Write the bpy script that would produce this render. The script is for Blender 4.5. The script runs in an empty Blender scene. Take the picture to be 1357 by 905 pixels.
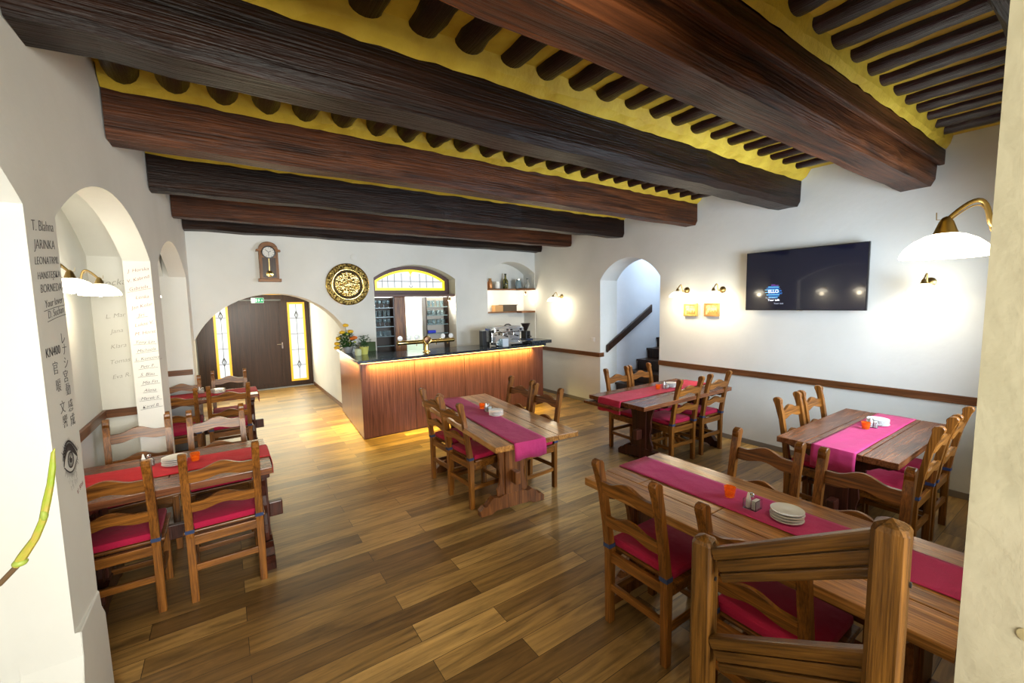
import bpy, bmesh, math, random
from mathutils import Vector, Matrix
R_ = random.Random(7)
PI = math.pi
SC = bpy.context.scene
COL = SC.collection

# ------------------------------------------------------------------ materials
def newmat(name):
    m = bpy.data.materials.new(name); m.use_nodes = True
    nt = m.node_tree; b = nt.nodes['Principled BSDF']
    return m, nt, b

def plain(name, c, rough=.5, metal=0, emit=None, es=0, trans=0, ior=1.45, bump=0, bscale=60, coat=0, spec=None):
    m, nt, b = newmat(name)
    b.inputs['Base Color'].default_value = (*c, 1)
    b.inputs['Roughness'].default_value = rough
    b.inputs['Metallic'].default_value = metal
    b.inputs['Transmission Weight'].default_value = trans
    b.inputs['IOR'].default_value = ior
    b.inputs['Coat Weight'].default_value = coat
    if spec is not None: b.inputs['Specular IOR Level'].default_value = spec
    if emit:
        b.inputs['Emission Color'].default_value = (*emit, 1); b.inputs['Emission Strength'].default_value = es
    if bump:
        tc = nt.nodes.new('ShaderNodeTexCoord'); n = nt.nodes.new('ShaderNodeTexNoise'); n.inputs['Scale'].default_value = bscale
        n.inputs['Detail'].default_value = 5
        bp = nt.nodes.new('ShaderNodeBump'); bp.inputs['Strength'].default_value = bump; bp.inputs['Distance'].default_value = .02
        nt.links.new(tc.outputs['Object'], n.inputs['Vector']); nt.links.new(n.outputs['Fac'], bp.inputs['Height'])
        nt.links.new(bp.outputs['Normal'], b.inputs['Normal'])
    return m

def mottled(name, c1, c2, scale=3, rough=.8, bump=.15, bscale=25, lo=.35, hi=.65, metal=0, detail=6):
    m, nt, b = newmat(name); L = nt.links.new
    tc = nt.nodes.new('ShaderNodeTexCoord'); n = nt.nodes.new('ShaderNodeTexNoise'); n.inputs['Scale'].default_value = scale; n.inputs['Detail'].default_value = detail
    r = nt.nodes.new('ShaderNodeValToRGB'); r.color_ramp.elements[0].position = lo; r.color_ramp.elements[1].position = hi
    r.color_ramp.elements[0].color = (*c1, 1); r.color_ramp.elements[1].color = (*c2, 1)
    L(tc.outputs['Object'], n.inputs['Vector']); L(n.outputs['Fac'], r.inputs['Fac']); L(r.outputs['Color'], b.inputs['Base Color'])
    n2 = nt.nodes.new('ShaderNodeTexNoise'); n2.inputs['Scale'].default_value = bscale; n2.inputs['Detail'].default_value = 6
    bp = nt.nodes.new('ShaderNodeBump'); bp.inputs['Strength'].default_value = bump; bp.inputs['Distance'].default_value = .02
    L(tc.outputs['Object'], n2.inputs['Vector']); L(n2.outputs['Fac'], bp.inputs['Height']); L(bp.outputs['Normal'], b.inputs['Normal'])
    b.inputs['Roughness'].default_value = rough; b.inputs['Metallic'].default_value = metal
    return m

def wood(name, c1, c2, axis='Z', along=1.5, across=28, rough=.35, bump=.12, coat=0, c3=None, spec=.35):
    m, nt, b = newmat(name); L = nt.links.new
    tc = nt.nodes.new('ShaderNodeTexCoord'); mp = nt.nodes.new('ShaderNodeMapping')
    s = {'X': (along, across, across), 'Y': (across, along, across), 'Z': (across, across, along)}[axis]
    mp.inputs['Scale'].default_value = s
    n = nt.nodes.new('ShaderNodeTexNoise'); n.inputs['Scale'].default_value = 1; n.inputs['Detail'].default_value = 7; n.inputs['Roughness'].default_value = .62; n.inputs['Distortion'].default_value = .6
    r = nt.nodes.new('ShaderNodeValToRGB'); e = r.color_ramp.elements
    e[0].position = .32; e[1].position = .68; e[0].color = (*c1, 1); e[1].color = (*c2, 1)
    if c3: x = e.new(.5); x.color = (*c3, 1)
    L(tc.outputs['Object'], mp.inputs['Vector']); L(mp.outputs['Vector'], n.inputs['Vector']); L(n.outputs['Fac'], r.inputs['Fac'])
    mf = nt.nodes.new('ShaderNodeMapping'); mf.inputs['Scale'].default_value = tuple(v * (2.2 if v == along else 5.5) for v in s)
    nf = nt.nodes.new('ShaderNodeTexNoise'); nf.inputs['Scale'].default_value = 1; nf.inputs['Detail'].default_value = 4
    rf = nt.nodes.new('ShaderNodeValToRGB'); rf.color_ramp.elements[0].position = .36; rf.color_ramp.elements[0].color = (.45, .42, .40, 1); rf.color_ramp.elements[1].position = .56; rf.color_ramp.elements[1].color = (1.12, 1.1, 1.05, 1)
    mm = nt.nodes.new('ShaderNodeMixRGB'); mm.blend_type = 'MULTIPLY'; mm.inputs[0].default_value = .75
    L(tc.outputs['Object'], mf.inputs['Vector']); L(mf.outputs['Vector'], nf.inputs['Vector']); L(nf.outputs['Fac'], rf.inputs['Fac'])
    L(r.outputs['Color'], mm.inputs[1]); L(rf.outputs['Color'], mm.inputs[2]); L(mm.outputs[0], b.inputs['Base Color'])
    bp = nt.nodes.new('ShaderNodeBump'); bp.inputs['Strength'].default_value = bump; bp.inputs['Distance'].default_value = .01
    ad = nt.nodes.new('ShaderNodeMath'); ad.operation = 'ADD'; L(n.outputs['Fac'], ad.inputs[0]); L(nf.outputs['Fac'], ad.inputs[1])
    L(ad.outputs[0], bp.inputs['Height']); L(bp.outputs['Normal'], b.inputs['Normal'])
    b.inputs['Roughness'].default_value = rough; b.inputs['Coat Weight'].default_value = coat * .3; b.inputs['Coat Roughness'].default_value = .2; b.inputs['Specular IOR Level'].default_value = spec
    return m

PLASTER = mottled('white_plaster', (.72, .725, .685), (.78, .785, .75), 1.5, .85, .12, 14)
PLASTER_DAYTINT = mottled('daylight_tinted_plaster', (.80, .83, .88), (.86, .88, .92), 2, .85, .1, 14)  # white plaster with the stairwell's bluish daylight put into its colour
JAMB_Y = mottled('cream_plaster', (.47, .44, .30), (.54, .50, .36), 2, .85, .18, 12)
YELLOW = mottled('ochre_plaster', (.50, .32, .018), (.64, .45, .035), 5, .7, .5, 22)
BEAM_A = wood('dark_beam_wood', (.004, .0015, .0008), (.026, .009, .004), 'X', .9, 16, .42, .8, .05, None, .2)
BEAM_B = wood('reddish_beam_wood', (.011, .0035, .0014), (.125, .038, .011), 'X', .9, 16, .44, .8, .05, None, .2)
JOIST = wood('joist_wood', (.007, .002, .002), (.028, .008, .006), 'Y', .8, 22, .28, .6, .3)
CH = [wood('oak_' + a, (.085, .027, .0035), (.33, .125, .020), a, 2.2, 30, .33, .15, .25) for a in 'XYZ']
OX, OY, OZ = CH
TT = wood('table_oak', (.24, .090, .018), (.62, .30, .085), 'X', 2.0, 20, .28, .12, .35)
TTD = wood('table_oak_dark', (.10, .030, .011), (.27, .095, .035), 'X', 2.0, 20, .26, .12, .4)
TL = wood('trestle_oak', (.10, .032, .008), (.30, .11, .03), 'Z', 2.0, 24, .34, .15, .25)
TLD = wood('trestle_dark', (.028, .008, .005), (.085, .022, .012), 'Z', 2.0, 24, .34, .15, .25)
DARKW = wood('dark_door_wood', (.022, .009, .004), (.062, .026, .012), 'Z', 1.2, 30, .32, .08, .2)
PANEL = wood('counter_veneer', (.125, .045, .030), (.21, .08, .056), 'Z', 1.1, 34, .3, .03, .3)
RAIL = wood('dado_rail_wood_y', (.10, .036, .012), (.20, .08, .03), 'Y', 1.2, 26, .35, .1, .15)
RAILX = wood('dado_rail_wood_x', (.10, .036, .012), (.20, .08, .03), 'X', 1.2, 26, .35, .1, .15)
ORANGEW = wood('glazing_bead_wood', (.55, .25, .02), (.75, .38, .05), 'Z', 1.5, 24, .4, .05)
BANZ = wood('banister_oak_z', (.040, .016, .003), (.185, .080, .014), 'Z', 2.0, 34, .3, .18, .3)
BANY = wood('banister_oak_y', (.045, .019, .0035), (.20, .090, .017), 'Y', 2.0, 34, .3, .18, .3)
SHELFW = wood('shelf_wood', (.12, .045, .016), (.24, .10, .04), 'X', 2, 20, .4, .1)
GRANITE = mottled('dark_granite', (.012, .016, .022), (.07, .085, .10), 45, .16, 0, 20, .4, .72)
BRASS = plain('antique_brass', (.42, .30, .12), .33, 1)
GOLD = plain('polished_gold', (.80, .58, .20), .16, 1)
PLATE_M = mottled('embossed_brass', (.05, .03, .01), (.55, .40, .13), 38, .28, 1.0, 34, .38, .6, 1, 3)
CHROME = plain('chrome', (.72, .72, .72), .14, 1)
BLACK = plain('black_plastic', (.012, .012, .014), .35)
STRAP = plain('navy_strap', (.025, .045, .12), .8)
GLASS = plain('clear_glass', (.93, .97, .98), .03, 0, trans=1, ior=1.45)
AMBER = plain('amber_glass', (1, .26, .02), .08, 0, trans=.75, ior=1.4, emit=(1, .25, .02), es=.05)  # faint self-glow stands in for light passing through the glass
CERAMIC = plain('white_ceramic', (.90, .90, .88), .15, coat=.5)
SHADE = plain('opal_glass_shade', (.95, .92, .84), .3, emit=(1, .90, .68), es=9)
BULB = plain('bulb', (1, .9, .7), .3, emit=(1, .85, .55), es=25)
SCREEN = plain('tv_screen', (.007, .009, .026), .07, coat=.5)
LIT = plain('daylit_glass', (.25, .27, .30), .3, emit=(.93, .98, 1), es=.70)
LITY = plain('daylit_yellow_glass', (.9, .7, .02), .3, emit=(1, .78, .03), es=1.0)
LITO = plain('daylit_amber_glass', (.8, .45, .05), .3, emit=(.95, .50, .03), es=.55)
LEAD = plain('lead_came', (.12, .12, .11), .5, .6)
INK = plain('marker_ink', (.045, .04, .045), .8)
INKF = plain('faded_ink', (.36, .35, .31), .9)
INKR = plain('reddish_ink', (.22, .06, .05), .9)
GREEN = mottled('leaf_green', (.015, .05, .012), (.05, .14, .03), 30, .45, .2)
LIME = plain('lime_pot', (.62, .62, .16), .45)
EXITG = plain('exit_green', (.0, .25, .09), .5, emit=(0, .4, .16), es=.5)
EXITW = plain('exit_white', (.8, .9, .85), .5, emit=(.8, 1, .9), es=.6)
YPETAL = plain('yellow_petal', (.85, .52, .02), .6)
OPETAL = plain('orange_petal', (.85, .20, .02), .6)
PAPER = plain('paper', (.75, .74, .7), .7)
BOXG = plain('green_box', (.045, .085, .02), .6)

def fabric(name, c, k=.75):
    m, nt, b = newmat(name); L = nt.links.new
    tc = nt.nodes.new('ShaderNodeTexCoord'); n = nt.nodes.new('ShaderNodeTexNoise'); n.inputs['Scale'].default_value = 260; n.inputs['Detail'].default_value = 3
    n0 = nt.nodes.new('ShaderNodeTexNoise'); n0.inputs['Scale'].default_value = 9
    mx = nt.nodes.new('ShaderNodeMixRGB'); mx.inputs[1].default_value = (*[v * k for v in c], 1); mx.inputs[2].default_value = (*[min(1, v * 1.15) for v in c], 1)
    L(tc.outputs['Object'], n.inputs['Vector']); L(tc.outputs['Object'], n0.inputs['Vector']); L(n.outputs['Fac'], mx.inputs[0]); L(mx.outputs[0], b.inputs['Base Color'])
    bp = nt.nodes.new('ShaderNodeBump'); bp.inputs['Strength'].default_value = .3; bp.inputs['Distance'].default_value = .004
    bp2 = nt.nodes.new('ShaderNodeBump'); bp2.inputs['Strength'].default_value = .35; bp2.inputs['Distance'].default_value = .03
    L(n.outputs['Fac'], bp.inputs['Height']); L(n0.outputs['Fac'], bp2.inputs['Height']); L(bp2.outputs['Normal'], bp.inputs['Normal']); L(bp.outputs['Normal'], b.inputs['Normal'])
    b.inputs['Roughness'].default_value = .8; b.inputs['Sheen Weight'].default_value = .06; b.inputs['Specular IOR Level'].default_value = .2
    return m
RUN_M = fabric('magenta_runner', (.58, .045, .185))
RUN_R = fabric('red_runner', (.56, .020, .035))
RUN_P = fabric('rose_runner', (.58, .028, .075))
CUSH = fabric('crimson_cushion', (.44, .010, .055))

def floor_mat():
    m, nt, b = newmat('oak_plank_floor'); L = nt.links.new; N = nt.nodes.new
    tc = N('ShaderNodeTexCoord')
    br = N('ShaderNodeTexBrick'); br.offset = .37; br.offset_frequency = 2; br.squash = 1
    br.inputs['Scale'].default_value = 1; br.inputs['Brick Width'].default_value = 1.25; br.inputs['Row Height'].default_value = .15
    br.inputs['Mortar Size'].default_value = .0016; br.inputs['Bias'].default_value = 0; br.inputs['Mortar Smooth'].default_value = .2
    br.inputs['Color1'].default_value = (0, 0, 0, 1); br.inputs['Color2'].default_value = (1, 1, 1, 1); br.inputs['Mortar'].default_value = (0, 0, 0, 1)
    L(tc.outputs['Object'], br.inputs['Vector'])
    rp = N('ShaderNodeValToRGB'); e = rp.color_ramp.elements
    e[0].position = 0; e[0].color = (.17, .092, .028, 1); e[1].position = 1; e[1].color = (.56, .35, .12, 1)
    x = e.new(.45); x.color = (.31, .18, .055, 1); x = e.new(.75); x.color = (.43, .26, .085, 1)
    L(br.outputs['Color'], rp.inputs['Fac'])
    # plank-shifted grain
    sh = N('ShaderNodeVectorMath'); sh.operation = 'MULTIPLY_ADD'; sh.inputs[1].default_value = (7.3, 3.1, 5.7)
    L(br.outputs['Color'], sh.inputs[0]); L(tc.outputs['Object'], sh.inputs[2])
    mp = N('ShaderNodeMapping'); mp.inputs['Scale'].default_value = (1.6, 17, 1); L(sh.outputs[0], mp.inputs['Vector'])
    n = N('ShaderNodeTexNoise'); n.inputs['Scale'].default_value = 1; n.inputs['Detail'].default_value = 8; n.inputs['Roughness'].default_value = .65; n.inputs['Distortion'].default_value = 1.1
    L(mp.outputs['Vector'], n.inputs['Vector'])
    gr = N('ShaderNodeValToRGB'); gr.color_ramp.elements[0].position = .30; gr.color_ramp.elements[0].color = (.36, .34, .32, 1)
    gr.color_ramp.elements[1].position = .62; gr.color_ramp.elements[1].color = (1.15, 1.12, 1.05, 1); L(n.outputs['Fac'], gr.inputs['Fac'])
    # knots
    mk = N('ShaderNodeMapping'); mk.inputs['Scale'].default_value = (2.2, 6, 1); L(sh.outputs[0], mk.inputs['Vector'])
    vk = N('ShaderNodeTexVoronoi'); vk.inputs['Scale'].default_value = 1; L(mk.outputs['Vector'], vk.inputs['Vector'])
    kr = N('ShaderNodeValToRGB'); kr.color_ramp.elements[0].position = .02; kr.color_ramp.elements[0].color = (.35, .3, .26, 1); kr.color_ramp.elements[1].position = .16; kr.color_ramp.elements[1].color = (1, 1, 1, 1)
    L(vk.outputs['Distance'], kr.inputs['Fac'])
    m1 = N('ShaderNodeMixRGB'); m1.blend_type = 'MULTIPLY'; m1.inputs[0].default_value = 1; L(rp.outputs['Color'], m1.inputs[1]); L(gr.outputs['Color'], m1.inputs[2])
    m2 = N('ShaderNodeMixRGB'); m2.blend_type = 'MULTIPLY'; m2.inputs[0].default_value = .8; L(m1.outputs[0], m2.inputs[1]); L(kr.outputs['Color'], m2.inputs[2])
    m3 = N('ShaderNodeMixRGB'); m3.inputs[2].default_value = (.02, .012, .006, 1); L(br.outputs['Fac'], m3.inputs[0]); L(m2.outputs[0], m3.inputs[1])
    L(m3.outputs[0], b.inputs['Base Color'])
    b.inputs['Roughness'].default_value = .42; b.inputs['Coat Weight'].default_value = .15; b.inputs['Coat Roughness'].default_value = .3
    bp = N('ShaderNodeBump'); bp.inputs['Strength'].default_value = .12; bp.inputs['Distance'].default_value = .01; L(n.outputs['Fac'], bp.inputs['Height']); L(bp.outputs['Normal'], b.inputs['Normal'])
    return m
FLOOR = floor_mat()

# ------------------------------------------------------------------ mesh helpers
def box(bm, x0, x1, y0, y1, z0, z1, bev=0, M=None):
    vs = [bm.verts.new(Vector(p)) for p in [(x0, y0, z0), (x1, y0, z0), (x1, y1, z0), (x0, y1, z0), (x0, y0, z1), (x1, y0, z1), (x1, y1, z1), (x0, y1, z1)]]
    fs = [bm.faces.new([vs[i] for i in f]) for f in [(0, 3, 2, 1), (4, 5, 6, 7), (0, 1, 5, 4), (1, 2, 6, 5), (2, 3, 7, 6), (3, 0, 4, 7)]]
    allv = vs
    if bev:
        es = list({e for f in fs for e in f.edges})
        r = bmesh.ops.bevel(bm, geom=es, offset=bev, segments=2, affect='EDGES', profile=.6)
        allv = list({v for f in r['faces'] for v in f.verts} | {v for v in vs if v.is_valid})
    if M is not None:
        bmesh.ops.transform(bm, matrix=M, verts=[v for v in allv if v.is_valid])
    return allv

def prism(bm, pts, f, t0, t1, bev=0):
    """pts 2D outline; f(a,b,t)->3D; extruded t0..t1"""
    A = [bm.verts.new(Vector(f(a, b, t0))) for a, b in pts]; B = [bm.verts.new(Vector(f(a, b, t1))) for a, b in pts]
    n = len(pts)
    f1 = bm.faces.new(A); f2 = bm.faces.new(B[::-1])
    for i in range(n): bm.faces.new([A[i], B[i], B[(i + 1) % n], A[(i + 1) % n]])
    if bev:
        es = list(set(f1.edges) | set(f2.edges))
        bmesh.ops.bevel(bm, geom=es, offset=bev, segments=1, affect='EDGES')

def lathe(bm, prof, c=(0, 0, 0), seg=24, M=None, cap=True):
    rings = []
    for r, z in prof:
        rings.append([bm.verts.new(Vector((c[0] + r * math.cos(2 * PI * i / seg), c[1] + r * math.sin(2 * PI * i / seg), c[2] + z))) for i in range(seg)])
    for a, b in zip(rings, rings[1:]):
        for i in range(seg): bm.faces.new([a[i], a[(i + 1) % seg], b[(i + 1) % seg], b[i]])
    if cap:
        if prof[0][0] > 1e-4: bm.faces.new(rings[0][::-1])
        if prof[-1][0] > 1e-4: bm.faces.new(rings[-1])
    vs = [v for r in rings for v in r]
    if M is not None: bmesh.ops.transform(bm, matrix=M, verts=vs)
    return vs

def tube(bm, pts, rad, seg=8, cap=True):
    pts = [Vector(p) for p in pts]
    if not hasattr(rad, '__len__'): rad = [rad] * len(pts)
    rings = []; up = Vector((0, 0, 1))
    for i, p in enumerate(pts):
        t = (pts[min(i + 1, len(pts) - 1)] - pts[max(i - 1, 0)]).normalized()
        u = t.cross(up)
        if u.length < .1: u = t.cross(Vector((1, 0, 0)))
        u.normalize(); v = t.cross(u).normalized()
        if rings and u.dot(pu) < 0: u = -u; v = -v
        pu = u
        rings.append([bm.verts.new(p + rad[i] * (math.cos(2 * PI * k / seg) * u + math.sin(2 * PI * k / seg) * v)) for k in range(seg)])
    for a, b in zip(rings, rings[1:]):
        for i in range(seg): bm.faces.new([a[i], a[(i + 1) % seg], b[(i + 1) % seg], b[i]])
    if cap: bm.faces.new(rings[0][::-1]); bm.faces.new(rings[-1])

def ball(bm, c, r, s=(1, 1, 1), u=10, v=7):
    M = Matrix.Translation(Vector(c)) @ Matrix.Diagonal((s[0], s[1], s[2], 1))
    bmesh.ops.create_uvsphere(bm, u_segments=u, v_segments=v, radius=r, matrix=M)

def obj(name, bm, mat, parent=None, smooth=False):
    bmesh.ops.recalc_face_normals(bm, faces=bm.faces[:])
    me = bpy.data.meshes.new(name); bm.to_mesh(me); bm.free()
    o = bpy.data.objects.new(name, me); COL.objects.link(o)
    for m in (mat if isinstance(mat, (list, tuple)) else [mat]): me.materials.append(m)
    if parent is not None: o.parent = parent
    if smooth:
        for p in me.polygons: p.use_smooth = True
        me.set_sharp_from_angle(angle=math.radians(40))
    return o

def B(): return bmesh.new()
def boxo(name, a, mat, parent=None, bev=0):
    bm = B(); box(bm, *a, bev=bev); return obj(name, bm, mat, parent)
def struct(o): o['kind'] = 'structure'; return o
def tag(o, label, cat, group=None):
    o['label'] = label; o['category'] = cat
    if group: o['group'] = group
    return o
def thing(name, label, cat, loc=(0, 0, 0), rz=0, group=None):
    o = bpy.data.objects.new(name, None); COL.objects.link(o); o.empty_display_size = .1
    o.location = loc; o.rotation_euler = (0, 0, rz)
    return tag(o, label, cat, group)
def dup(root, loc, rz, label, group=None):
    r = root.copy(); COL.objects.link(r); r.location = loc; r.rotation_euler = (0, 0, rz); r['label'] = label
    if group: r['group'] = group
    for ch in list(root.children):
        c = ch.copy(); COL.objects.link(c); c.parent = r
        for g in list(ch.children):
            d = g.copy(); COL.objects.link(d); d.parent = c
    return r

# ------------------------------------------------------------------ walls with arched openings
def arch_z(op, u):
    ua, ub, zb, zs, zt = op
    if zt - zs < 1e-4: return zs
    w = (ub - ua) / 2; h = zt - zs; c = (ua + ub) / 2
    if h >= w * .98:
        return zs + h * math.sqrt(max(0, 1 - ((u - c) / w) ** 2))
    Rr = (w * w + h * h) / (2 * h)
    return zt - Rr + math.sqrt(max(0, Rr * Rr - (u - c) ** 2))

def arch_wall(bm, u0, u1, z0, z1, ops, fmap, th, n=28):
    """fmap(u,z,t) t in 0..th"""
    ops = sorted(ops)
    def quad(pts): bm.faces.new([bm.verts.new(Vector(p)) for p in pts])
    def solid(a, b, za0, zb0, za1, zb1):
        for t in (0, th):
            quad([fmap(a, za0, t), fmap(b, zb0, t), fmap(b, zb1, t), fmap(a, za1, t)])
    us = u0
    for op in ops:
        ua, ub, zb, zs, zt = op
        if ua > us: solid(us, ua, z0, z0, z1, z1)
        N = n if zt > zs else 1
        for i in range(N):
            a = ua + (ub - ua) * (.5 - .5 * math.cos(PI * i / N)); b = ua + (ub - ua) * (.5 - .5 * math.cos(PI * (i + 1) / N))
            A, Bz = arch_z(op, a), arch_z(op, b)
            solid(a, b, A, Bz, z1, z1)
            quad([fmap(a, A, 0), fmap(b, Bz, 0), fmap(b, Bz, th), fmap(a, A, th)])
            if zb > z0:
                solid(a, b, z0, z0, zb, zb); quad([fmap(a, zb, 0), fmap(b, zb, 0), fmap(b, zb, th), fmap(a, zb, th)])
        for u in (ua, ub):
            if abs(u - u0) < 1e-5 or abs(u - u1) < 1e-5: continue
            zz = arch_z(op, u); quad([fmap(u, zb, 0), fmap(u, zz, 0), fmap(u, zz, th), fmap(u, zb, th)])
        us = ub
    if u1 > us: solid(us, u1, z0, z0, z1, z1)
    for u in (u0, u1): quad([fmap(u, z0, 0), fmap(u, z1, 0), fmap(u, z1, th), fmap(u, z0, th)])
    quad([fmap(u0, z1, 0), fmap(u1, z1, 0), fmap(u1, z1, th), fmap(u0, z1, th)])
    bmesh.ops.remove_doubles(bm, verts=bm.verts[:], dist=1e-4)

XR, YB, ZC, YN = 5.44, 7.13, 3.245, .158
def xl(y): return -.544 + .045 * (y - 2.557)

# floor
bm = B(); box(bm, -1.6, 8.2, -2.8, 11.6, -.12, 0); struct(obj('floor', bm, FLOOR))
# ceiling of the dining room
bm = B(); box(bm, -1.0, XR, -.3, YB, ZC, ZC + .25); struct(obj('ceiling', bm, YELLOW))

# right wall with arch to the stairs
bm = B()
arch_wall(bm, -.3, 8.6, 0, 3.5, [(4.05, 5.27, 0, 2.20, 2.535)], lambda u, z, t: (XR + t, u, z), .42)
struct(obj('wall_right', bm, PLASTER))
# back wall: entrance arch, window recess, shelf recess
bm = B()
arch_wall(bm, -.9, XR, 0, 3.5, [(-.37, 1.68, 0, 1.34, 2.045), (2.10, 3.59, 0, 2.30, 2.535), (4.28, 5.43, 0, 2.44, 2.66)],
          lambda u, z, t: (u, YB + t, z), .40)
struct(obj('wall_back', bm, PLASTER))
bm = B(); box(bm, 4.2, XR + .2, YB + .40, YB + .5, 0, 3.2); struct(obj('wall_recess', bm, PLASTER))
# left wall: thin arcade wall with three arched bays
bm = B()
arch_wall(bm, -.3, YB + .02, 0, 3.5, [(.30, 2.245, 0, 2.23, 2.55), (2.54, 4.53, 0, 2.235, 2.545), (4.87, 6.83, 0, 2.245, 2.555)],
          lambda u, z, t: (xl(u) - t, u, z), .17)
struct(obj('wall_left', bm, PLASTER))
# bays behind the arcade
XO = -.90
bm = B()
box(bm, XO - .15, XO, -.3, 7.4, 0, 3.2)
box(bm, XO, xl(2.4) - .165, 2.25, 2.535, 0, 3.2)
box(bm, XO, xl(4.9) - .165, 4.92, 5.2, 0, 3.2)
box(bm, XO, xl(7) - .165, 6.835, 7.12, 0, 3.2)
box(bm, XO, -.76, -.3, 2.25, 0, 3.2)
struct(obj('wall_bays', bm, PLASTER))
# vaults over the bays
bm = B()
for (a, b, zs, zt) in ((.2, 2.25, 2.23, 2.56), (2.535, 4.92, 2.30, 2.68), (5.2, 6.835, 2.25, 2.58)):
    op = (a, b, 0, zs, zt); N = 20; pts = []
    for i in range(N + 1):
        u = a + (b - a) * i / N; pts.append((u, arch_z(op, u)))
    pts += [(b, 3.1), (a, 3.1)]
    prism(bm, pts, lambda p, q, t: (t, p, q), XO, xl((a + b) / 2) - .19)
struct(obj('ceiling_bays', bm, PLASTER))
# plinth around the first pier
bm = B()
prism(bm, [(2.205, 0), (2.62, 0), (2.60, .46), (2.545, .52), (2.54, .60), (2.2452, .60), (2.2451, .50), (2.212, .42)], lambda a, b, t: (xl(2.4) + t, a, b), -.16, .012, .004)
struct(obj('trim_1', bm, PLASTER))
bm = B(); box(bm, xl(2.4) + .012, xl(2.4) + .03, 2.18, 2.63, 0, .06, .003); box(bm, xl(2.4) - .15, xl(2.4) + .03, 2.62, 2.64, 0, .06, .003)
struct(obj('baseboard_left', bm, OY))
# near wall with a window; the photographer's stair opening lies between x -.55 and 1.15
bm = B()
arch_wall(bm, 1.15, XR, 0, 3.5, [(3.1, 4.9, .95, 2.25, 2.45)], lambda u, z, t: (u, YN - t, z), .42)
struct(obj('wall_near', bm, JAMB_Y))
# landing behind the camera
bm = B()
box(bm, -1.05, 1.9, -2.75, -2.6, 0, 1.0); box(bm, -1.05, -.6, -2.75, -2.6, 1.0, 3.5); box(bm, 1.2, 1.9, -2.75, -2.6, 1.0, 3.5); box(bm, -.6, 1.2, -2.75, -2.6, 2.4, 3.5)
box(bm, -1.2, -1.05, -2.75, -.3, 0, 3.5); box(bm, 1.75, 1.9, -2.6, -.26, 0, 3.5); box(bm, -1.2, -.5, -.45, -.3, 0, 3.5)
struct(obj('wall_landing', bm, PLASTER))
bm = B(); box(bm, -1.2, 1.9, -2.75, -.3, 3.26, 3.5); struct(obj('ceiling_landing', bm, PLASTER))

# passage behind the entrance arch
bm = B()
box(bm, 1.70, 1.9, YB + .4, 11.3, 0, 3.0); box(bm, -.75, -.50, YB + .4, 8.9, 0, 3.0); box(bm, -.75, -.50, 10.0, 11.3, 0, 3.0)
box(bm, -.75, -.50, 8.9, 10.0, 0, .35); box(bm, -.75, -.50, 8.9, 10.0, 1.95, 3.0)
struct(obj('wall_passage', bm, PLASTER))
bm = B(); box(bm, -.75, 1.9, 11.05, 11.3, 0, 3.0); struct(obj('wall_entrance', bm, PLASTER))
bm = B(); box(bm, -.75, 1.9, YB + .4, 11.3, 2.35, 2.5); struct(obj('ceiling_passage', bm, PLASTER))
bm = B(); box(bm, 1.685, 1.70, 7.82, 11.05, 0, .07); struct(obj('baseboard_passage', bm, RAIL))
# passage side window
w = struct(boxo('window_1', (-.66, -.62, 8.9, 10.0, .35, 1.95), LIT)); f = B()
for y in (8.9, 9.42, 9.95): box(f, -.62, -.55, y, y + .05, .35, 1.95)
obj('window_frame', f, DARKW, w)

# stair passage behind the right arch
bm = B()
box(bm, XR + .42, 8.2, 5.27, 5.4, 0, 3.6)
box(bm, XR + .42, 8.2, 3.75, 3.9, 0, 3.6)
box(bm, 7.25, 7.4, 3.9, 5.27, 0, 3.6)
struct(obj('wall_stairs', bm, PLASTER_DAYTINT))
bm = B(); box(bm, XR + .42, 7.4, 3.75, 5.4, 3.05, 3.2); struct(obj('ceiling_stairs', bm, PLASTER_DAYTINT))
st = thing('staircase', 'dark wooden stairs climbing away behind the arched doorway in the right wall', 'stairs', (5.55, 4.66, 0))
for k in range(6):
    x = k * .29
    bm = B(); box(bm, x, 1.70, -.60, .60, k * .187, (k + 1) * .187 - .035); obj('riser', bm, DARKW, st)
    bm = B(); box(bm, x - .03, x + .31 if k < 5 else 1.69, -.605, .605, (k + 1) * .187 - .035, (k + 1) * .187, .006); obj('tread', bm, DARKW, st)
# handrail board
bm = B(); prism(bm, [(5.57, .94), (5.57, 1.07), (6.78, 1.76), (6.78, 1.62)], lambda a, b, t: (a, t, b), 5.215, 5.25, .004)
hr = tag(obj('stair_handrail', bm, DARKW), 'dark slanting handrail board on the white wall beside the stairs', 'handrail')
for x in (5.8, 6.5):
    z = .94 + (x - 5.57) * .565 + .06
    bm = B(); box(bm, x - .02, x + .02, 5.25, 5.272, z - .02, z + .02); obj('bracket', bm, BLACK, hr)

# dado rails and baseboards
def railbox(name, a, m): return struct(boxo(name, a, m, bev=.006))
railbox('trim_2', (XR - .028, XR, .158, 4.05, .865, .94), RAIL)
railbox('trim_3', (XR - .028, XR, 5.27, YB, .865, .94), RAIL)
railbox('trim_4', (XR - .028, XR + .09, 5.262, 5.275, .865, .94), RAILX)
railbox('trim_5', (XO, XO + .025, 2.54, 4.92, .93, 1.0), RAIL)
railbox('trim_6', (XO, -.66, 4.895, 4.92, .93, 1.0), RAILX)
railbox('trim_7', (-.87, xl(6.83) - .012, 6.812, 6.835, 1.0, 1.07), RAILX)
railbox('trim_8', (XO, XO + .025, 5.2, 6.81, .93, 1.0), RAIL)
bm = B(); box(bm, XR - .015, XR, .158, 4.05, 0, .06, .003); box(bm, XR - .015, XR, 5.27, YB, 0, .06, .003)
struct(obj('baseboard_right', bm, plain('grey_skirting', (.22, .19, .16), .5)))

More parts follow.
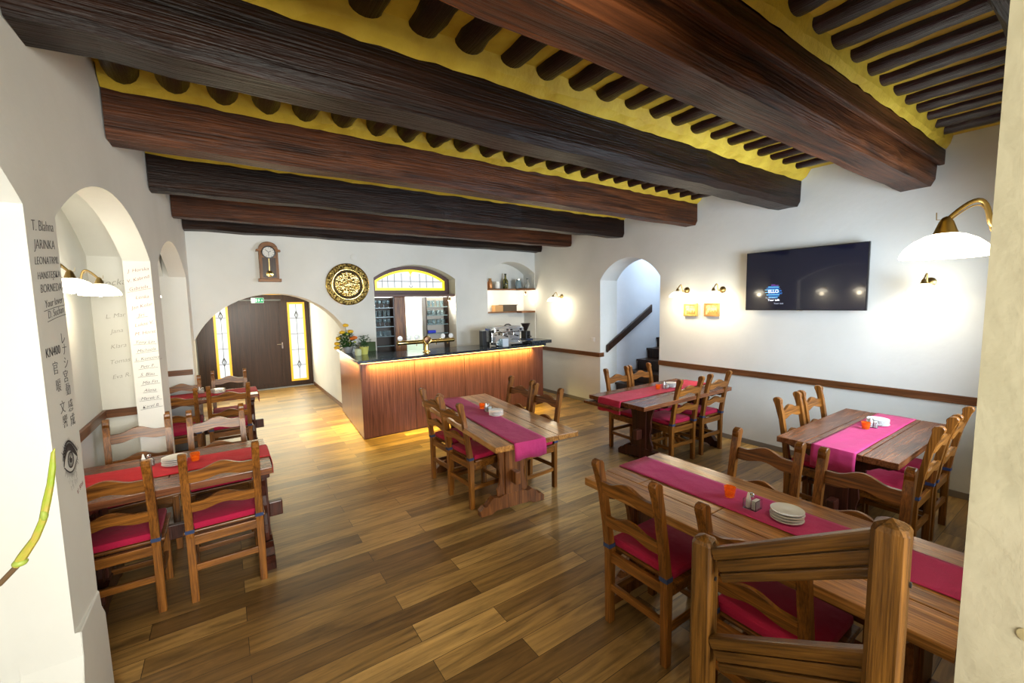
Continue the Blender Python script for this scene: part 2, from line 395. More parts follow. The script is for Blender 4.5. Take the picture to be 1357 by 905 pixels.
# ------------------------------------------------------------------ ceiling beams and joists
def beam(y0, y1, zb, mat, label, x0, ledge=0):
    bm = B(); n = 26; rr = random.Random(int(y0 * 100)); rings = []
    x1 = XR - .002
    prof = [(0, .30), (0, .015), (.02, 0), (.98, 0), (1, .015), (1, .30)]
    base = []
    for i in range(n + 1):
        x = x0 + (x1 - x0) * i / n; w = rr.uniform(-.006, .006); z = rr.uniform(-.006, .006)
        ring = []
        for (a, b) in [(0, 1), (0, .5), (0, .14), (.12, 0), (.5, 0), (.88, 0), (1, .14), (1, .5), (1, 1)]:
            ring.append(bm.verts.new((x, y0 + (y1 - y0) * a + w + rr.uniform(-.004, .004), zb + (ZC + .01 - zb) * b + (z + rr.uniform(-.003, .003) if b < 1 else 0))))
        rings.append(ring)
    for a, b in zip(rings, rings[1:]):
        for k in range(8): bm.faces.new([a[k], a[k + 1], b[k + 1], b[k]])
        bm.faces.new([a[8], a[0], b[0], b[8]])
    bm.faces.new(rings[0]); bm.faces.new(rings[-1][::-1])
    o = obj('ceiling_beam', bm, mat); tag(o, label, 'beam', None)
    if ledge:
        bm = B(); box(bm, x0, x1, y0 - ledge, y0 - .004, zb + .17, zb + .30, .01); obj('ledger_board', bm, BEAM_B, o)
    return o
BY = [(.13, .385, 2.86), (1.11, 1.385, 2.835), (2.215, 2.475, 2.86), (3.47, 3.67, 2.86), (4.74, 4.93, 2.86), (5.99, 6.18, 2.86), (6.87, 7.12, 2.865)]
names = ['hewn ceiling beam above the near pier, only its end showing',
         'thick reddish brown ceiling beam with a side ledge, nearest one crossing the whole room',
         'dark ceiling beam second nearest, its left end deep over the first white pier',
         'brown ceiling beam third from the front with a reddish worn underside',
         'very dark ceiling beam fourth from the front',
         'brown ceiling beam second from the back wall',
         'rearmost dark ceiling beam lying against the back wall']
MT = [BEAM_A, BEAM_B, BEAM_A, BEAM_B, BEAM_A, BEAM_B, BEAM_A]
for (a, b, z), n, m in zip(BY, names, MT):
    beam(a, b, z, m, n, (1.16 if a < .15 else xl((a + b) / 2) + .002) if a > .15 else 1.16, .05 if n.startswith('thick') else 0)
# plaster fillets between beam and ceiling
bm = B()
def fillet(ya, yb, x0, x1, seed):
    # ya: beam side, yb: outer edge ; wavy lower edge
    rr = random.Random(seed); n = 60; prev = None
    for i in range(n + 1):
        x = x0 + (x1 - x0) * i / n; w = rr.uniform(-.012, .012); v = rr.uniform(-.008, .008)
        cur = [bm.verts.new(p) for p in ((x, ya, 3.135 + v), (x, ya + (yb - ya) * .55, 3.175 + w), (x, yb + w, ZC + .005), (x, ya, ZC + .005))]
        if prev:
            for k in range(4): bm.faces.new([prev[k], prev[(k + 1) % 4], cur[(k + 1) % 4], cur[k]])
        else: bm.faces.new(cur)
        prev = cur
    bm.faces.new(prev[::-1])
for i, (a, b, z) in enumerate(BY):
    x0 = 1.16 if a < .15 else xl(a) + .004
    if i > 0: fillet(a + (-.05 if i == 1 else 0), a - .095, x0, XR - .004, i * 2)
    if i < 6: fillet(b, b + .095, x0, XR - .004, i * 2 + 1)
struct(obj('ceiling_plaster', bm, YELLOW))
# joists
bays = [(.385, 1.06), (1.385, 2.215), (2.475, 3.47), (3.67, 4.74), (4.93, 5.99), (6.18, 6.87)]
blab = ['round dark joist in ochre plaster in front of the thick ledged beam',
        'round dark joist in ochre plaster directly behind the thick ledged beam',
        'round dark joist in ochre plaster between second and third full beams from the front',
        'round dark joist in ochre plaster between third and fourth full beams from the front',
        'round dark joist in ochre plaster before the second beam from the back wall',
        'round dark joist in ochre plaster above the gap between the two rearmost beams']
def joist_mesh(L, seed):
    rr = random.Random(seed); bm = B(); rings = []; n = 9
    for i in range(n + 1):
        y = L * i / n; r = (.076 if seed < 18 else .082) * (1 + rr.uniform(-.06, .06)); ox = rr.uniform(-.008, .008)
        rings.append([bm.verts.new((ox + r * math.cos(PI * k / 8) * 1.08, y, -r * (.50 if seed < 18 else .98) * math.sin(PI * k / 8))) for k in range(9)])
    for a, b in zip(rings, rings[1:]):
        for k in range(8): bm.faces.new([a[k], a[k + 1], b[k + 1], b[k]])
        bm.faces.new([a[8], a[0], b[0], b[8]])
    bm.faces.new(rings[0]); bm.faces.new(rings[-1][::-1])
    return bm
for bi, ((a, b), lab) in enumerate(zip(bays, blab)):
    protos = []
    x = xl(a) + .16; k = 0; st_ = [.262, .268, .245, .245, .25, .25][bi]
    if bi == 0: x = 1.35
    while x < XR - .1:
        if k < 4:
            o = obj('ceiling_joist', joist_mesh(b - a - .012, bi * 9 + k), JOIST, None, True); protos.append(o)
        else:
            o = protos[k % 4].copy(); COL.objects.link(o)
        o.location = (x, a + .006, ZC - .001); tag(o, lab, 'joist', lab.replace('round dark joist', 'round dark joists', 1))
        x += st_ * R_.uniform(.93, 1.07); k += 1

# ------------------------------------------------------------------ chairs
def make_chair(label):
    t = thing('dining_chair', label, 'chair')
    W = .375 / 2
    for s in (-1, 1):
        bm = B()
        # rear post outline in (y,z): straight up to the seat, raked and scrolled above
        back = [(-.222, 0), (-.224, .42), (-.245, .60), (-.278, .80), (-.302, .90), (-.318, .935), (-.330, .955), (-.332, .972), (-.322, .986), (-.302, .990)]
        front = [(-.280, .982), (-.268, .968), (-.266, .952), (-.272, .930), (-.252, .86), (-.232, .74), (-.204, .58), (-.180, .44), (-.180, 0)]
        prism(bm, back + front, lambda a, b, q: (q, a, b), s * W - .021, s * W + .021, .004)
        p = obj('rear_post', bm, OZ, t)
        bm = B(); box(bm, s * W - .0235, s * W + .0235, -.231, -.183, .455, .478); obj('cushion_tie', bm, STRAP, p)
        bm = B(); box(bm, s * (W + .002) - .021, s * (W + .002) + .021, .165, .207, 0, .425, .004); obj('leg', bm, OZ, t)
        bm = B(); box(bm, s * W - .011, s * W + .011, -.182, .166, .17, .205, .003); obj('side_stretcher', bm, OY, t)
    bm = B(); box(bm, -W, W, -.214, -.192, .20, .24, .003); obj('rear_stretcher', bm, OX, t)
    bm = B(); box(bm, -W, W, .176, .196, .13, .165, .003); obj('front_stretcher', bm, OX, t)
    bm = B()
    box(bm, -W - .019, -W + .006, -.19, .17, .37, .43, .003); box(bm, W - .006, W + .019, -.19, .17, .37, .43, .003)
    box(bm, -W + .01, W - .01, -.215, -.19, .37, .43, .003); box(bm, -W + .01, W - .01, .18, .205, .37, .43, .003)
    obj('seat_frame', bm, OX, t)
    bm = B(); box(bm, -.225, .225, -.178, .225, .43, .448, .006); obj('seat', bm, OX, t)
    # slats: wavy boards in the x-z plane, leaning with the posts
    def slat(zc, h, name):
        top = []; bot = []; n = 20; w = W - .018
        for i in range(n + 1):
            q = -1 + 2 * i / n; x = q * w
            k = .5 + .5 * math.cos(PI * min(1, abs(q) / .72))
            top.append((x, h / 2 + .036 * k - .012)); bot.append((x, -h / 2 + .024 * k))
        bm = B()
        def f(a, b, q):
            z = zc + b; y = -.212 - max(0, z - .44) * .165
            return (a, y + q, z)
        prism(bm, bot + top[::-1], f, -.011, .011, .003); obj(name, bm, OX, t)
    slat(.835, .085, 'top_slat'); slat(.635, .075, 'lower_slat')
    # cushion
    bm = B(); vs = box(bm, -.205, .205, -.172, .215, .449, .494, .018)
    for v in bm.verts:
        d = max(abs(v.co.x) / .205, abs(v.co.y - .02) / .195)
        if v.co.z > .475: v.co.z += .012 * (1 - d ** 3)
    obj('seat_cushion', bm, CUSH, t, True)
    return t

Rz = math.radians
chairs = [
 # x, y, rz(deg), label   (rz 0 faces +y)
 (1.945, 1.425, -90, 'oak chair with crimson cushion at the front table, left side, farther from the banister', 'F'),
 (1.93, .80, -90, 'oak chair seen through the banister rails at the front table', 'F'),
 (2.50, 1.27, 90, 'oak chair across the front table, far side, backrest behind the orange glass', 'F'),
 (2.50, .775, 90, 'oak chair across the front table, backrest directly behind the right newel post', 'F'),
 (1.935, 3.47, -86, 'oak chair at the table before the bar, left side and nearer, cushion fully visible', 'C'),
 (1.965, 3.94, -86, 'oak chair at the table before the bar, left side and nearer the bar', 'C'),
 (2.43, 3.36, 94, 'oak chair at the table before the bar, right side and nearer, beside the runner end', 'C'),
 (2.48, 3.90, 94, 'oak chair at the table before the bar, right side and nearer the bar', 'C'),
 (4.23, 3.02, -3, 'oak chair at the table by the stairs, near side, farther from the wall', 'S'),
 (4.80, 3.02, -2, 'oak chair at the table by the stairs, near side, closer to the right wall', 'S'),
 (4.17, 3.465, 178, 'oak chair at the table by the stairs, far side, left one of the pair', 'S'),
 (4.62, 3.465, 178, 'oak chair at the table by the stairs, far side, in front of the dark steps', 'S'),
 (4.03, .985, 0, 'oak chair right of the table under the television, farther from the wall', 'T'),
 (4.51, .985, 0, 'oak chair right of the table under the television, closer to the wall', 'T'),
 (4.12, 1.41, 180, 'oak chair left of the table under the television, farther from the wall', 'T'),
 (4.58, 1.41, 180, 'oak chair left of the table under the television, closer to the wall', 'T'),
 (-.075, 3.455, 1, 'oak chair in front of the near left table, right one, whole backrest facing the room', 'L'),
 (-.61, 3.465, 0, 'oak chair before the near left table, half hidden by the pier with the eye', 'L'),
 (-.095, 4.20, 182, 'oak chair behind the near left table, right one beside the aisle', 'L'),
 (-.60, 4.24, 186, 'oak chair behind the near left table, left one before the signed pier', 'L'),
 (-.01, 6.05, 2, 'oak chair in front of the far left table, right one beside the aisle', 'M'),
 (-.50, 6.04, 2, 'oak chair in front of the far left table, left one next to the signed pier', 'M'),
 (.02, 6.82, 180, 'oak chair behind the far left table, right one before the entrance door', 'M'),
 (-.49, 6.49, 181, 'oak chair behind the far left table, left one inside the last arched bay', 'M'),
]
GR = {'F': 'chairs around the front table', 'C': 'chairs around the table before the bar', 'S': 'chairs around the table by the stairs',
      'T': 'chairs around the table under the television', 'L': 'chairs around the near left table', 'M': 'chairs around the far left table'}
c0 = None
for x, y, rz, lab, g in chairs:
    if c0 is None:
        c0 = make_chair(lab); c0.location = (x, y, 0); c0.rotation_euler = (0, 0, Rz(rz)); c0['group'] = GR[g]
    else: dup(c0, (x, y, 0), Rz(rz), lab, GR[g])

# ------------------------------------------------------------------ tables
ZT = .762
def make_table(label, loc, rz, L, W, light=True, leaf=False, tx=None):
    """length along local x"""
    t = thing('trestle_table', label, 'table', loc, rz)
    top = TT if light else TTD; leg = TL if light else TLD
    bm = B(); th = .045
    # planks: two outer boards, inner rows broken by short cross seams
    ow = W * .26; iw = (W - 2 * ow) / 2
    ys = [(-W / 2, -W / 2 + ow), (-W / 2 + ow, 0), (0, W / 2 - ow), (W / 2 - ow, W / 2)]
    for r, (a, b) in enumerate(ys):
        cuts = [-L / 2, L / 2] if r in (0, 3) else [-L / 2, -L / 2 + .16 * L, -.02 * L if r == 1 else .06 * L, L / 2 - .16 * L, L / 2]
        for p, q in zip(cuts, cuts[1:]): box(bm, p + .0025, q - .0025, a + .0022, b - .0022, ZT - th, ZT, .004)
    box(bm, -L / 2 + .01, L / 2 - .01, -W / 2 + .01, W / 2 - .01, ZT - th + .002, ZT - .014)
    obj('tabletop', bm, top, t)
    tx = tx or (L / 2 - .22)
    tn, tp = tx if isinstance(tx, tuple) else (tx, tx)
    for s in (-1, 1):
        x = -tn if s < 0 else tp
        bm = B(); h = W / 2 - .03   # top bearer with wavy lower edge
        o = [(-h, .717), (-h, .685), (-h + .05, .665), (-h + .10, .672), (-h + .15, .635), (-.13, .625), (.13, .625), (h - .15, .635), (h - .10, .672), (h - .05, .665), (h, .685), (h, .717)]
        prism(bm, o, lambda a, b, q: (x + q, a, b), -.03, .03, .004); obj('bearer', bm, leg, t)
        bm = B(); f = W / 2 - .07   # carved sled foot
        o = [(-f, 0), (-f - .005, .05), (-f + .035, .085), (-f + .06, .075), (-f + .09, .12), (-f + .13, .145), (-f + .18, .13), (-.10, .15), (.10, .15), (f - .18, .13), (f - .13, .145), (f - .09, .12), (f - .06, .075), (f - .035, .085), (f + .005, .05), (f, 0), (f - .11, 0), (f - .15, .03), (-f + .15, .03), (-f + .11, 0)]
        prism(bm, o, lambda a, b, q: (x + q, a, b), -.035, .035, .004); obj('trestle_foot', bm, leg, t)
        bm = B()   # upright: centre plank
        box(bm, x - .028, x + .028, -.075, .075, .14, .63, .004); obj('upright', bm, leg, t)
        for k in (-1, 1):   # scrolled side brackets
            o = [(.075, .14), (.15, .14), (.155, .20), (.125, .25), (.115, .33), (.135, .40), (.125, .47), (.14, .55), (.165, .60), (.165, .632), (.075, .632)]
            bm = B(); prism(bm, o, lambda a, b, q: (x + q, k * a, b), -.014, .014, .003); obj('side_bracket', bm, leg, t)
    bm = B(); box(bm, -tn + .03, tp - .03, -.02, .02, .27, .37, .004); st = obj('stretcher', bm, leg, t)
    for s in (-1, 1):
        xx = (-tn - .075) if s < 0 else (tp + .075); bm = B(); box(bm, xx - .047, xx + .047, -.028, .028, .255, .37, .010); obj('tenon', bm, leg, st)
    if leaf:
        bm = B(); box(bm, -L / 2 - .06, -L / 2 + .3, -W / 2 + .28, W / 2 + .02, .672, .703, .004); obj('extension_leaf', bm, top, t)
    return t
tables = dict(
 F=('long pale oak trestle table in the foreground with cross-jointed planks behind the banister', (2.155, 1.055, 0), Rz(90), 1.62, .74, True, False, .66),
 C=('oak trestle table with carved feet standing in front of the bar counter', (2.095, 3.515, 0), Rz(85.3), 1.80, .79, True, False, (.43, .70)),
 S=('dark oak table beside the arched stair doorway', (4.30, 3.15, 0), Rz(0), 1.66, .79, False, True, (.37, .72)),
 T=('dark oak table pushed against the right wall under the television', (4.26, 1.175, 0), Rz(0), 1.42, .74, False, False, .57),
 L=('dark oak table standing through the arch behind the pier with the eye drawing', (-.335, 3.65, 0), Rz(0), 1.10, .78, False, False, (.40, .50)),
 M=('dark oak table standing through the last arch at the far left', (-.26, 6.50, 0), Rz(0), 1.14, .62, False, False, (.40, .50)))
tb = {k: make_table(*v) for k, v in tables.items()}

def runner(key, W, a0, a1, off, mat, label, hang0=0, hang1=0, seed=1):
    """strip along the table; hang over an end where the table stops"""
    _, loc, rz, L, *_r = tables[key]
    rr = random.Random(seed); bm = B(); pts = []   # (x,z) path
    e = L / 2 + .006; zt = ZT + .0025
    if hang0: pts += [(-e - .004, zt - hang0), (-e - .009, zt - hang0 * .5), (-e - .003, zt - .02), (-e + .006, zt)]
    n = 16; a = -e + .02 if hang0 else a0; b = e - .02 if hang1 else a1
    for i in range(n + 1): pts.append((a + (b - a) * i / n, zt))
    if hang1: pts += [(e - .006, zt), (e + .003, zt - .02), (e + .009, zt - hang1 * .5), (e + .004, zt - hang1)]
    m = 12; grid = []
    for (x, z) in pts:
        row = []
        for j in range(m + 1):
            y = off - W / 2 + W * j / m
            dz = 0; dx = 0
            if z < zt - .03:
                q = .010 * math.sin(j * 1.9 + seed) * (zt - z) / .2; dx = q if x > 0 else -q
                if abs(dx) < 0 : dx = 0
                dx = abs(dx) * (1 if x > 0 else -1)
                dz = .006 * math.sin(j * .8 + seed)
            else: dz = .0012 * (1 + math.sin(x * 9 + j * .7 + seed))
            row.append(bm.verts.new((x + dx, y, z + dz)))
        grid.append(row)
    for r0, r1 in zip(grid, grid[1:]):
        for j in range(m): bm.faces.new([r0[j], r0[j + 1], r1[j + 1], r1[j]])
    o = obj('table_runner', bm, mat, None, True)
    md = o.modifiers.new('thick', 'SOLIDIFY'); md.thickness = .0022; md.offset = 1
    o.location = loc; o.rotation_euler = (0, 0, rz)
    tag(o, label, 'table runner', 'table runners')
    return o
runner('F', .27, -.80, .805, -.075, RUN_M, 'magenta runner along the foreground table', 0, 0, 1)
runner('C', .29, -.89, .89, .09, RUN_M, 'magenta runner draped over the end of the table before the bar', .13, 0, 2)
runner('S', .33, -.7, .82, .07, RUN_P, 'rose red runner hanging over the left end of the table by the stairs', .14, 0, 3)
runner('T', .27, -.7, .70, -.01, RUN_M, 'bright pink runner on the table under the television, hanging towards the room', .16, 0, 4)
runner('L', .31, -.54, .5, .02, RUN_R, 'red runner on the near left table, hanging into the aisle', 0, .13, 5)
runner('M', .36, -.54, .5, .08, RUN_R, 'red runner on the far left table, hanging towards the entrance passage', 0, .15, 6)

# ------------------------------------------------------------------ things on the tables
def sp(n): return n
plate0 = None
ZR = ZT + .0082
def plates(x, y, n, r, where, rz=0):
    global plate0
    words = {1: ['only'], 3: ['bottom', 'middle', 'top'], 4: ['bottom', 'second lowest', 'second highest', 'top'], 5: ['bottom', 'second lowest', 'middle', 'second highest', 'top']}[n]
    for k in range(n):
        lab = 'white saucer, %s one of the stack %s' % (words[k], where)
        if plate0 is None:
            bm = B(); lathe(bm, [(.050, 0), (.052, .003), (.068, .006), (.0755, .010), (.0755, .0118), (.068, .0105), (.048, .0085), (.0001, .008)], seg=32)
            plate0 = obj('saucer', bm, CERAMIC, None, True); o = plate0
        else: o = plate0.copy(); COL.objects.link(o)
        o.location = (x + R_.uniform(-.002, .002), y + R_.uniform(-.002, .002), ZR + k * .0135); o.scale = (r / .075,) * 2 + (1,)
        tag(o, lab, 'saucer', 'saucers stacked ' + where)
plates(2.212, .90, 4, .072, 'on the foreground table')
plates(2.118, 3.42, 4, .070, 'on the table before the bar')
plates(4.545, 3.20, 4, .072, 'on the table by the stairs')
plates(4.49, 1.17, 4, .075, 'on the table under the television')
plates(-.345, 3.72, 4, .072, 'on the near left table')
plates(-.11, 6.56, 4, .080, 'on the far left table')

glass0 = None
def glass(x, y, where):
    global glass0
    lab = 'orange glass candle holder ' + where
    if glass0 is None:
        t = thing('candle_glass', lab, 'candle holder')
        bm = B(); lathe(bm, [(.022, 0), (.024, .002), (.031, .055), (.029, .055), (.0215, .007), (.0001, .006)], seg=20); obj('cup', bm, AMBER, t, True)
        bm = B(); lathe(bm, [(.019, .008), (.022, .026), (.004, .028), (.0015, .036), (.0001, .036)], seg=16); obj('candle', bm, plain('wax', (.9, .75, .5), .5), t, True)
        glass0 = t; t.location = (x, y, ZR)
    else: dup(glass0, (x, y, ZR), 0, lab)
glass(2.229, 1.193, 'on the foreground table'); glass(2.142, 3.73, 'on the table before the bar'); glass(4.31, 3.22, 'on the table by the stairs')
glass(4.275, 1.19, 'on the table under the television'); glass(-.229, 3.72, 'on the near left table')
cr0 = None
def cruet(x, y, where, rz=0, nm='clear condiment caddy with white shaker and toothpicks '):
    global cr0
    lab = nm + where
    if cr0 is None:
        t = thing('condiment_caddy', lab, 'condiment caddy')
        bm = B(); w = .032
        box(bm, -w, w, -w, w, 0, .004, .001)
        for a in ((-w, w, -w, -w + .002), (-w, w, w - .002, w), (-w, -w + .002, -w + .003, w - .003), (w - .002, w, -w + .003, w - .003)): box(bm, a[0], a[1], a[2], a[3], .004, .05)
        obj('tray', bm, GLASS, t)
        bm = B(); lathe(bm, [(.012, 0), (.012, .045), (.009, .055), (.006, .072), (.004, .078), (.0001, .079)], (-.015, .014, .005), 14); obj('shaker', bm, CERAMIC, t, True)
        bm = B(); lathe(bm, [(.013, 0), (.013, .050), (.0001, .050)], (.015, .013, .005), 14); obj('pepper_mill', bm, GLASS, t, True)
        bm = B(); lathe(bm, [(.0135, .050), (.0135, .060), (.008, .066), (.0001, .067)], (.015, .013, .005), 14); obj('shaker_cap', bm, CHROME, t, True)
        bm = B(); box(bm, -.024, .024, -.024, -.006, .005, .048); obj('sachets', bm, PAPER, t)
        cr0 = t; t.location = (x, y, ZR)
    else: dup(cr0, (x, y, ZR), rz, lab)
cruet(2.195, 1.055, 'on the foreground table'); cruet(2.137, 3.60, 'on the table before the bar', .3); cruet(4.42, 3.19, 'on the table by the stairs', .2)
cruet(4.375, 1.17, 'on the table under the television', .2); cruet(-.50, 3.80, 'on the near left table', .4); cruet(-.29, 6.66, 'on the far left table', .1)

# ------------------------------------------------------------------ wall lamps
lamp0 = None
def wall_lamp(x, y, z, rz, label, arm=.30, r=.125, power=14, group=None):
    """mounted on a wall; local +x points away from the wall, z = height of mount"""
    t = thing('wall_lamp', label, 'lamp', (x, y, z), rz, group)
    k = r / .125
    bm = B(); lathe(bm, [(.0001, 0), (.042, 0), (.042, .008), (.030, .018), (.012, .026), (.0001, .026)], seg=24, M=Matrix.Rotation(PI / 2, 4, 'Y')); obj('wall_mount', bm, BRASS, t, True)
    pts = []
    for i in range(25):
        s = i / 24
        px = .02 + (arm - .02) * (s + .10 * math.sin(2 * PI * s) * (1 if arm > .1 else .6)); pz = .055 * k * (.5 - .5 * math.cos(PI * min(1, s * 1.0))) * 0
        # S curve: out low, then up and over down to the cap
        pz = -.012 * math.sin(PI * min(1, s / .45)) if s < .45 else .085 * k * math.sin(PI * (s - .45) / .60)
        pts.append((px, 0, pz))
    bm = B(); tube(bm, pts, [.0085 - .003 * i / 24 for i in range(25)], 10); obj('arm', bm, BRASS, t, True)
    bm = B(); tube(bm, [(p[0], 0, p[2] - .022 + .012 * (i / 24)) for i, p in enumerate(pts[1:])], .0018, 6); obj('cable', bm, BRASS, t, True)
    zc = pts[-1][2] + .002
    bm = B(); lathe(bm, [(.0001, .010), (.009, .006), (.016, -.006), (.024, -.030), (.028, -.040), (.0001, -.040)], (arm, 0, zc), 20); obj('cap', bm, BRASS, t, True)
    bm = B(); tube(bm, [(arm + .010, 0, zc), (arm + .022, 0, zc + .001), (arm + .023, 0, zc + .022)], .0013, 6); obj('switch_hook', bm, BRASS, t)
    bm = B()
    pr = [(.026, -.038), (.055, -.047), (.085, -.064), (.108, -.086), (.121, -.108), (.1235, -.122)]
    inner = [(a - .003, b - .003) for a, b in pr]
    lathe(bm, [(a * k, (b + .038) * k - .038) for a, b in pr] + [(a * k, (b + .038) * k - .038) for a, b in inner[::-1]], (arm, 0, zc), 40, cap=False)
    obj('shade', bm, SHADE, t, True)
    bm = B(); ball(bm, (arm, 0, zc - .105 * k - .008), .024 * k); obj('bulb', bm, BULB, t, True)
    ld = bpy.data.lights.new('lamp_light', 'POINT'); ld.energy = power; ld.color = (1, .84, .58); ld.shadow_soft_size = .04
    lo = bpy.data.objects.new('lamp_light', ld); COL.objects.link(lo); lo.parent = t; lo.location = (arm, 0, zc - .105 * k - .055)
    return t
wall_lamp(1.86, YN, 2.045, Rz(122.6), 'brass arm wall lamp with a large glowing opal shade, beside the near pier', .204, .100, 4)
RWG = 'small brass wall lamps on the right wall'
wall_lamp(XR, 3.60, 1.975, PI, 'brass wall lamp above the left one of two small pictures', .22, .11, 5, RWG)
wall_lamp(XR, 3.08, 1.965, PI, 'brass wall lamp above the right one of two small pictures, left of the television', .22, .11, 5, RWG)
wall_lamp(XR, 6.28, 1.95, PI, 'brass wall lamp on the wall between the bar and the arched stair doorway', .22, .11, 11, RWG)
wall_lamp(XR, 1.10, 1.965, PI, 'brass wall lamp right of the television, behind the large near shade', .22, .11, 1.2, RWG)
wall_lamp(XO, 4.12, 2.05, 0, 'glowing wall lamp in the middle arched bay, farther one of two', .20, .115, 1.5)
wall_lamp(XO, 3.42, 2.05, 0, 'glowing wall lamp in the middle arched bay, half hidden behind the inscribed pier', .20, .115, 2.5)
wall_lamp(XO, 5.45, 2.06, 0, 'wall lamp in the last arched bay, only its shade rim showing past the signed pier', .30, .115, 4)

# ------------------------------------------------------------------ television and pictures
tv = thing('television', 'large black flat television hung on the right wall', 'television', (XR, 2.14, 1.70))
boxo('wall_bracket', (-.055, -.001, -.2, .2, .2, .5), BLACK, tv)
boxo('bezel', (-.085, -.055, -.60, .60, 0, .69), plain('tv_bezel', (.03, .03, .032), .3, .3), tv, .004)
sc = boxo('screen', (-.0875, -.0852, -.59, .59, .012, .68), SCREEN, tv)
boxo('badge', (-.09, -.085, -.03, .03, -.008, 0), CHROME, tv)
BL = [plain('screen_blue', (.02, .1, .3), .4, emit=(.04, .25, .8), es=.6), plain('screen_cyan', (.1, .4, .6), .4, emit=(.25, .7, 1), es=.9), plain('screen_violet', (.2, .05, .3), .4, emit=(.25, .08, .45), es=.35)]
bm = B(); bm2 = B(); bm3 = B()
lx = -.0885; lc = (.28, .215)   # local y (positive is left in the picture), z
rr = random.Random(3)
for k in range(17):
    z = lc[1] - .075 + k * .0098; hw = .078 * math.sqrt(max(.05, 1 - ((z - lc[1]) / .085) ** 2)); o_ = rr.uniform(-.02, .02)
    tgt = bm if k % 3 == 0 else (bm2 if k % 3 == 1 else bm)
    if k > 14: tgt = bm3
    box(tgt, lx - .0004, lx + .0008, lc[0] - hw + o_, lc[0] + hw + o_, z, z + .0052)
obj('screen_emblem_blue', bm, BL[0], sc); obj('screen_emblem_cyan', bm2, BL[1], sc); obj('screen_emblem_violet', bm3, BL[2], sc)

def text_bm(bm, s, size, M, shear=0, ext=.0006, spacing=1, thin=0):
    cu = bpy.data.curves.new('t', 'FONT'); cu.body = s; cu.size = size; cu.shear = shear; cu.extrude = ext; cu.resolution_u = 3; cu.space_character = spacing
    cu.offset = thin * size; cu.align_x = 'CENTER'; cu.align_y = 'CENTER'
    o = bpy.data.objects.new('t', cu); COL.objects.link(o)
    dg = bpy.context.evaluated_depsgraph_get(); me = bpy.data.meshes.new_from_object(o.evaluated_get(dg)); me.transform(M)
    bm.from_mesh(me); bpy.data.objects.remove(o); bpy.data.curves.remove(cu); bpy.data.meshes.remove(me)
def M_right(x, y, z, rot=0):   # text on a surface facing -x (reads from inside the room)
    return Matrix.Translation((x, y, z)) @ Matrix(((0, 0, -1, 0), (-1, 0, 0, 0), (0, 1, 0, 0), (0, 0, 0, 1))) @ Matrix.Rotation(rot, 4, 'Z')
def M_left(x, y, z, rot=0):    # surface facing +x
    return Matrix.Translation((x, y, z)) @ Matrix(((0, 0, 1, 0), (1, 0, 0, 0), (0, 1, 0, 0), (0, 0, 0, 1))) @ Matrix.Rotation(rot, 4, 'Z')
def M_front(x, y, z, rot=0):   # surface facing -y
    return Matrix.Translation((x, y, z)) @ Matrix(((1, 0, 0, 0), (0, 0, -1, 0), (0, 1, 0, 0), (0, 0, 0, 1))) @ Matrix.Rotation(rot, 4, 'Z')
SW = plain('screen_white', (.8, .8, .9), .4, emit=(.9, .92, 1), es=1.3); SG = plain('screen_grey', (.3, .3, .35), .4, emit=(.45, .5, .6), es=.6)
bm = B(); text_bm(bm, 'ELLO', .050, M_right(lx - .0006, lc[0], lc[1] + .005)); text_bm(bm, 'Your talk', .034, M_right(lx - .0006, lc[0] - .005, lc[1] - .095)); obj('screen_title', bm, SW, sc)
bm = B(); text_bm(bm, 'Your out', .028, M_right(lx - .0006, lc[0] - .06, lc[1] - .135)); text_bm(bm, 'Buona sera', .024, M_right(lx - .0006, lc[0] + .03, lc[1] - .068)); obj('screen_caption', bm, SG, sc)

def picture(y0, y1, z0, z1, label, c):
    t = thing('framed_picture', label, 'picture', (XR, (y0 + y1) / 2, z0)); w = (y1 - y0) / 2; h = z1 - z0
    bm = B(); b = .022
    for a in ((-w, w, 0, b), (-w, w, h - b, h), (-w, -w + b, b, h - b), (w - b, w, b, h - b)): box(bm, -.04, -.001, a[0], a[1], a[2], a[3], .004)
    obj('frame', bm, plain('gilt_frame' + label[:5], c, .4, .5), t)
    boxo('canvas', (-.022, -.002, -w + b - .002, w - b + .002, b - .002, h - b + .002), mottled('canvas' + label[:6], (.35, .2, .04), (.78, .62, .30), 22, .7, .1), t)
    bm = B(); rr = random.Random(int(y0 * 50)); y = -w + b + .005
    while y < w - b - .02:
        ww = rr.uniform(.008, .02); hh = rr.uniform(.2, .6) * (h - 2 * b) * .8; box(bm, -.024, -.022, y, y + ww, b, b + hh); y += ww + .003
    obj('painted_houses', bm, plain('paint' + label[:7], (.30, .17, .04), .7), t)
picture(3.425, 3.627, 1.612, 1.79, 'tiny gilt framed town picture, left of the pair', (.55, .42, .12))
picture(3.112, 3.318, 1.615, 1.79, 'tiny wooden framed town picture, right of the pair beside the television', (.45, .24, .08))
picture(.44, .69, 1.52, 1.83, 'brown picture frame edge showing beside the near pier', (.30, .17, .06))
sw = thing('light_switch', 'white light switch on the wall left of the arched stair doorway', 'switch', (XR, 5.44, 1.16))
boxo('plate', (-.012, -.001, -.04, .04, -.04, .04), plain('switch_white', (.8, .8, .78), .4), sw, .002); boxo('rocker', (-.017, -.012, -.025, .025, -.027, .027), CERAMIC, sw, .002)
bm = B(); lathe(bm, [(.0001, 0), (.055, 0), (.055, .008), (.05, .012), (.0001, .012)], seg=24, M=Matrix.Translation((1.80, YB - .0005, 2.62)) @ Matrix.Rotation(PI / 2, 4, 'X'))
tag(obj('junction_cover', bm, plain('cover_white', (.78, .78, .74), .6), None, True), 'round white junction cover high on the back wall above the brass dish', 'cover')

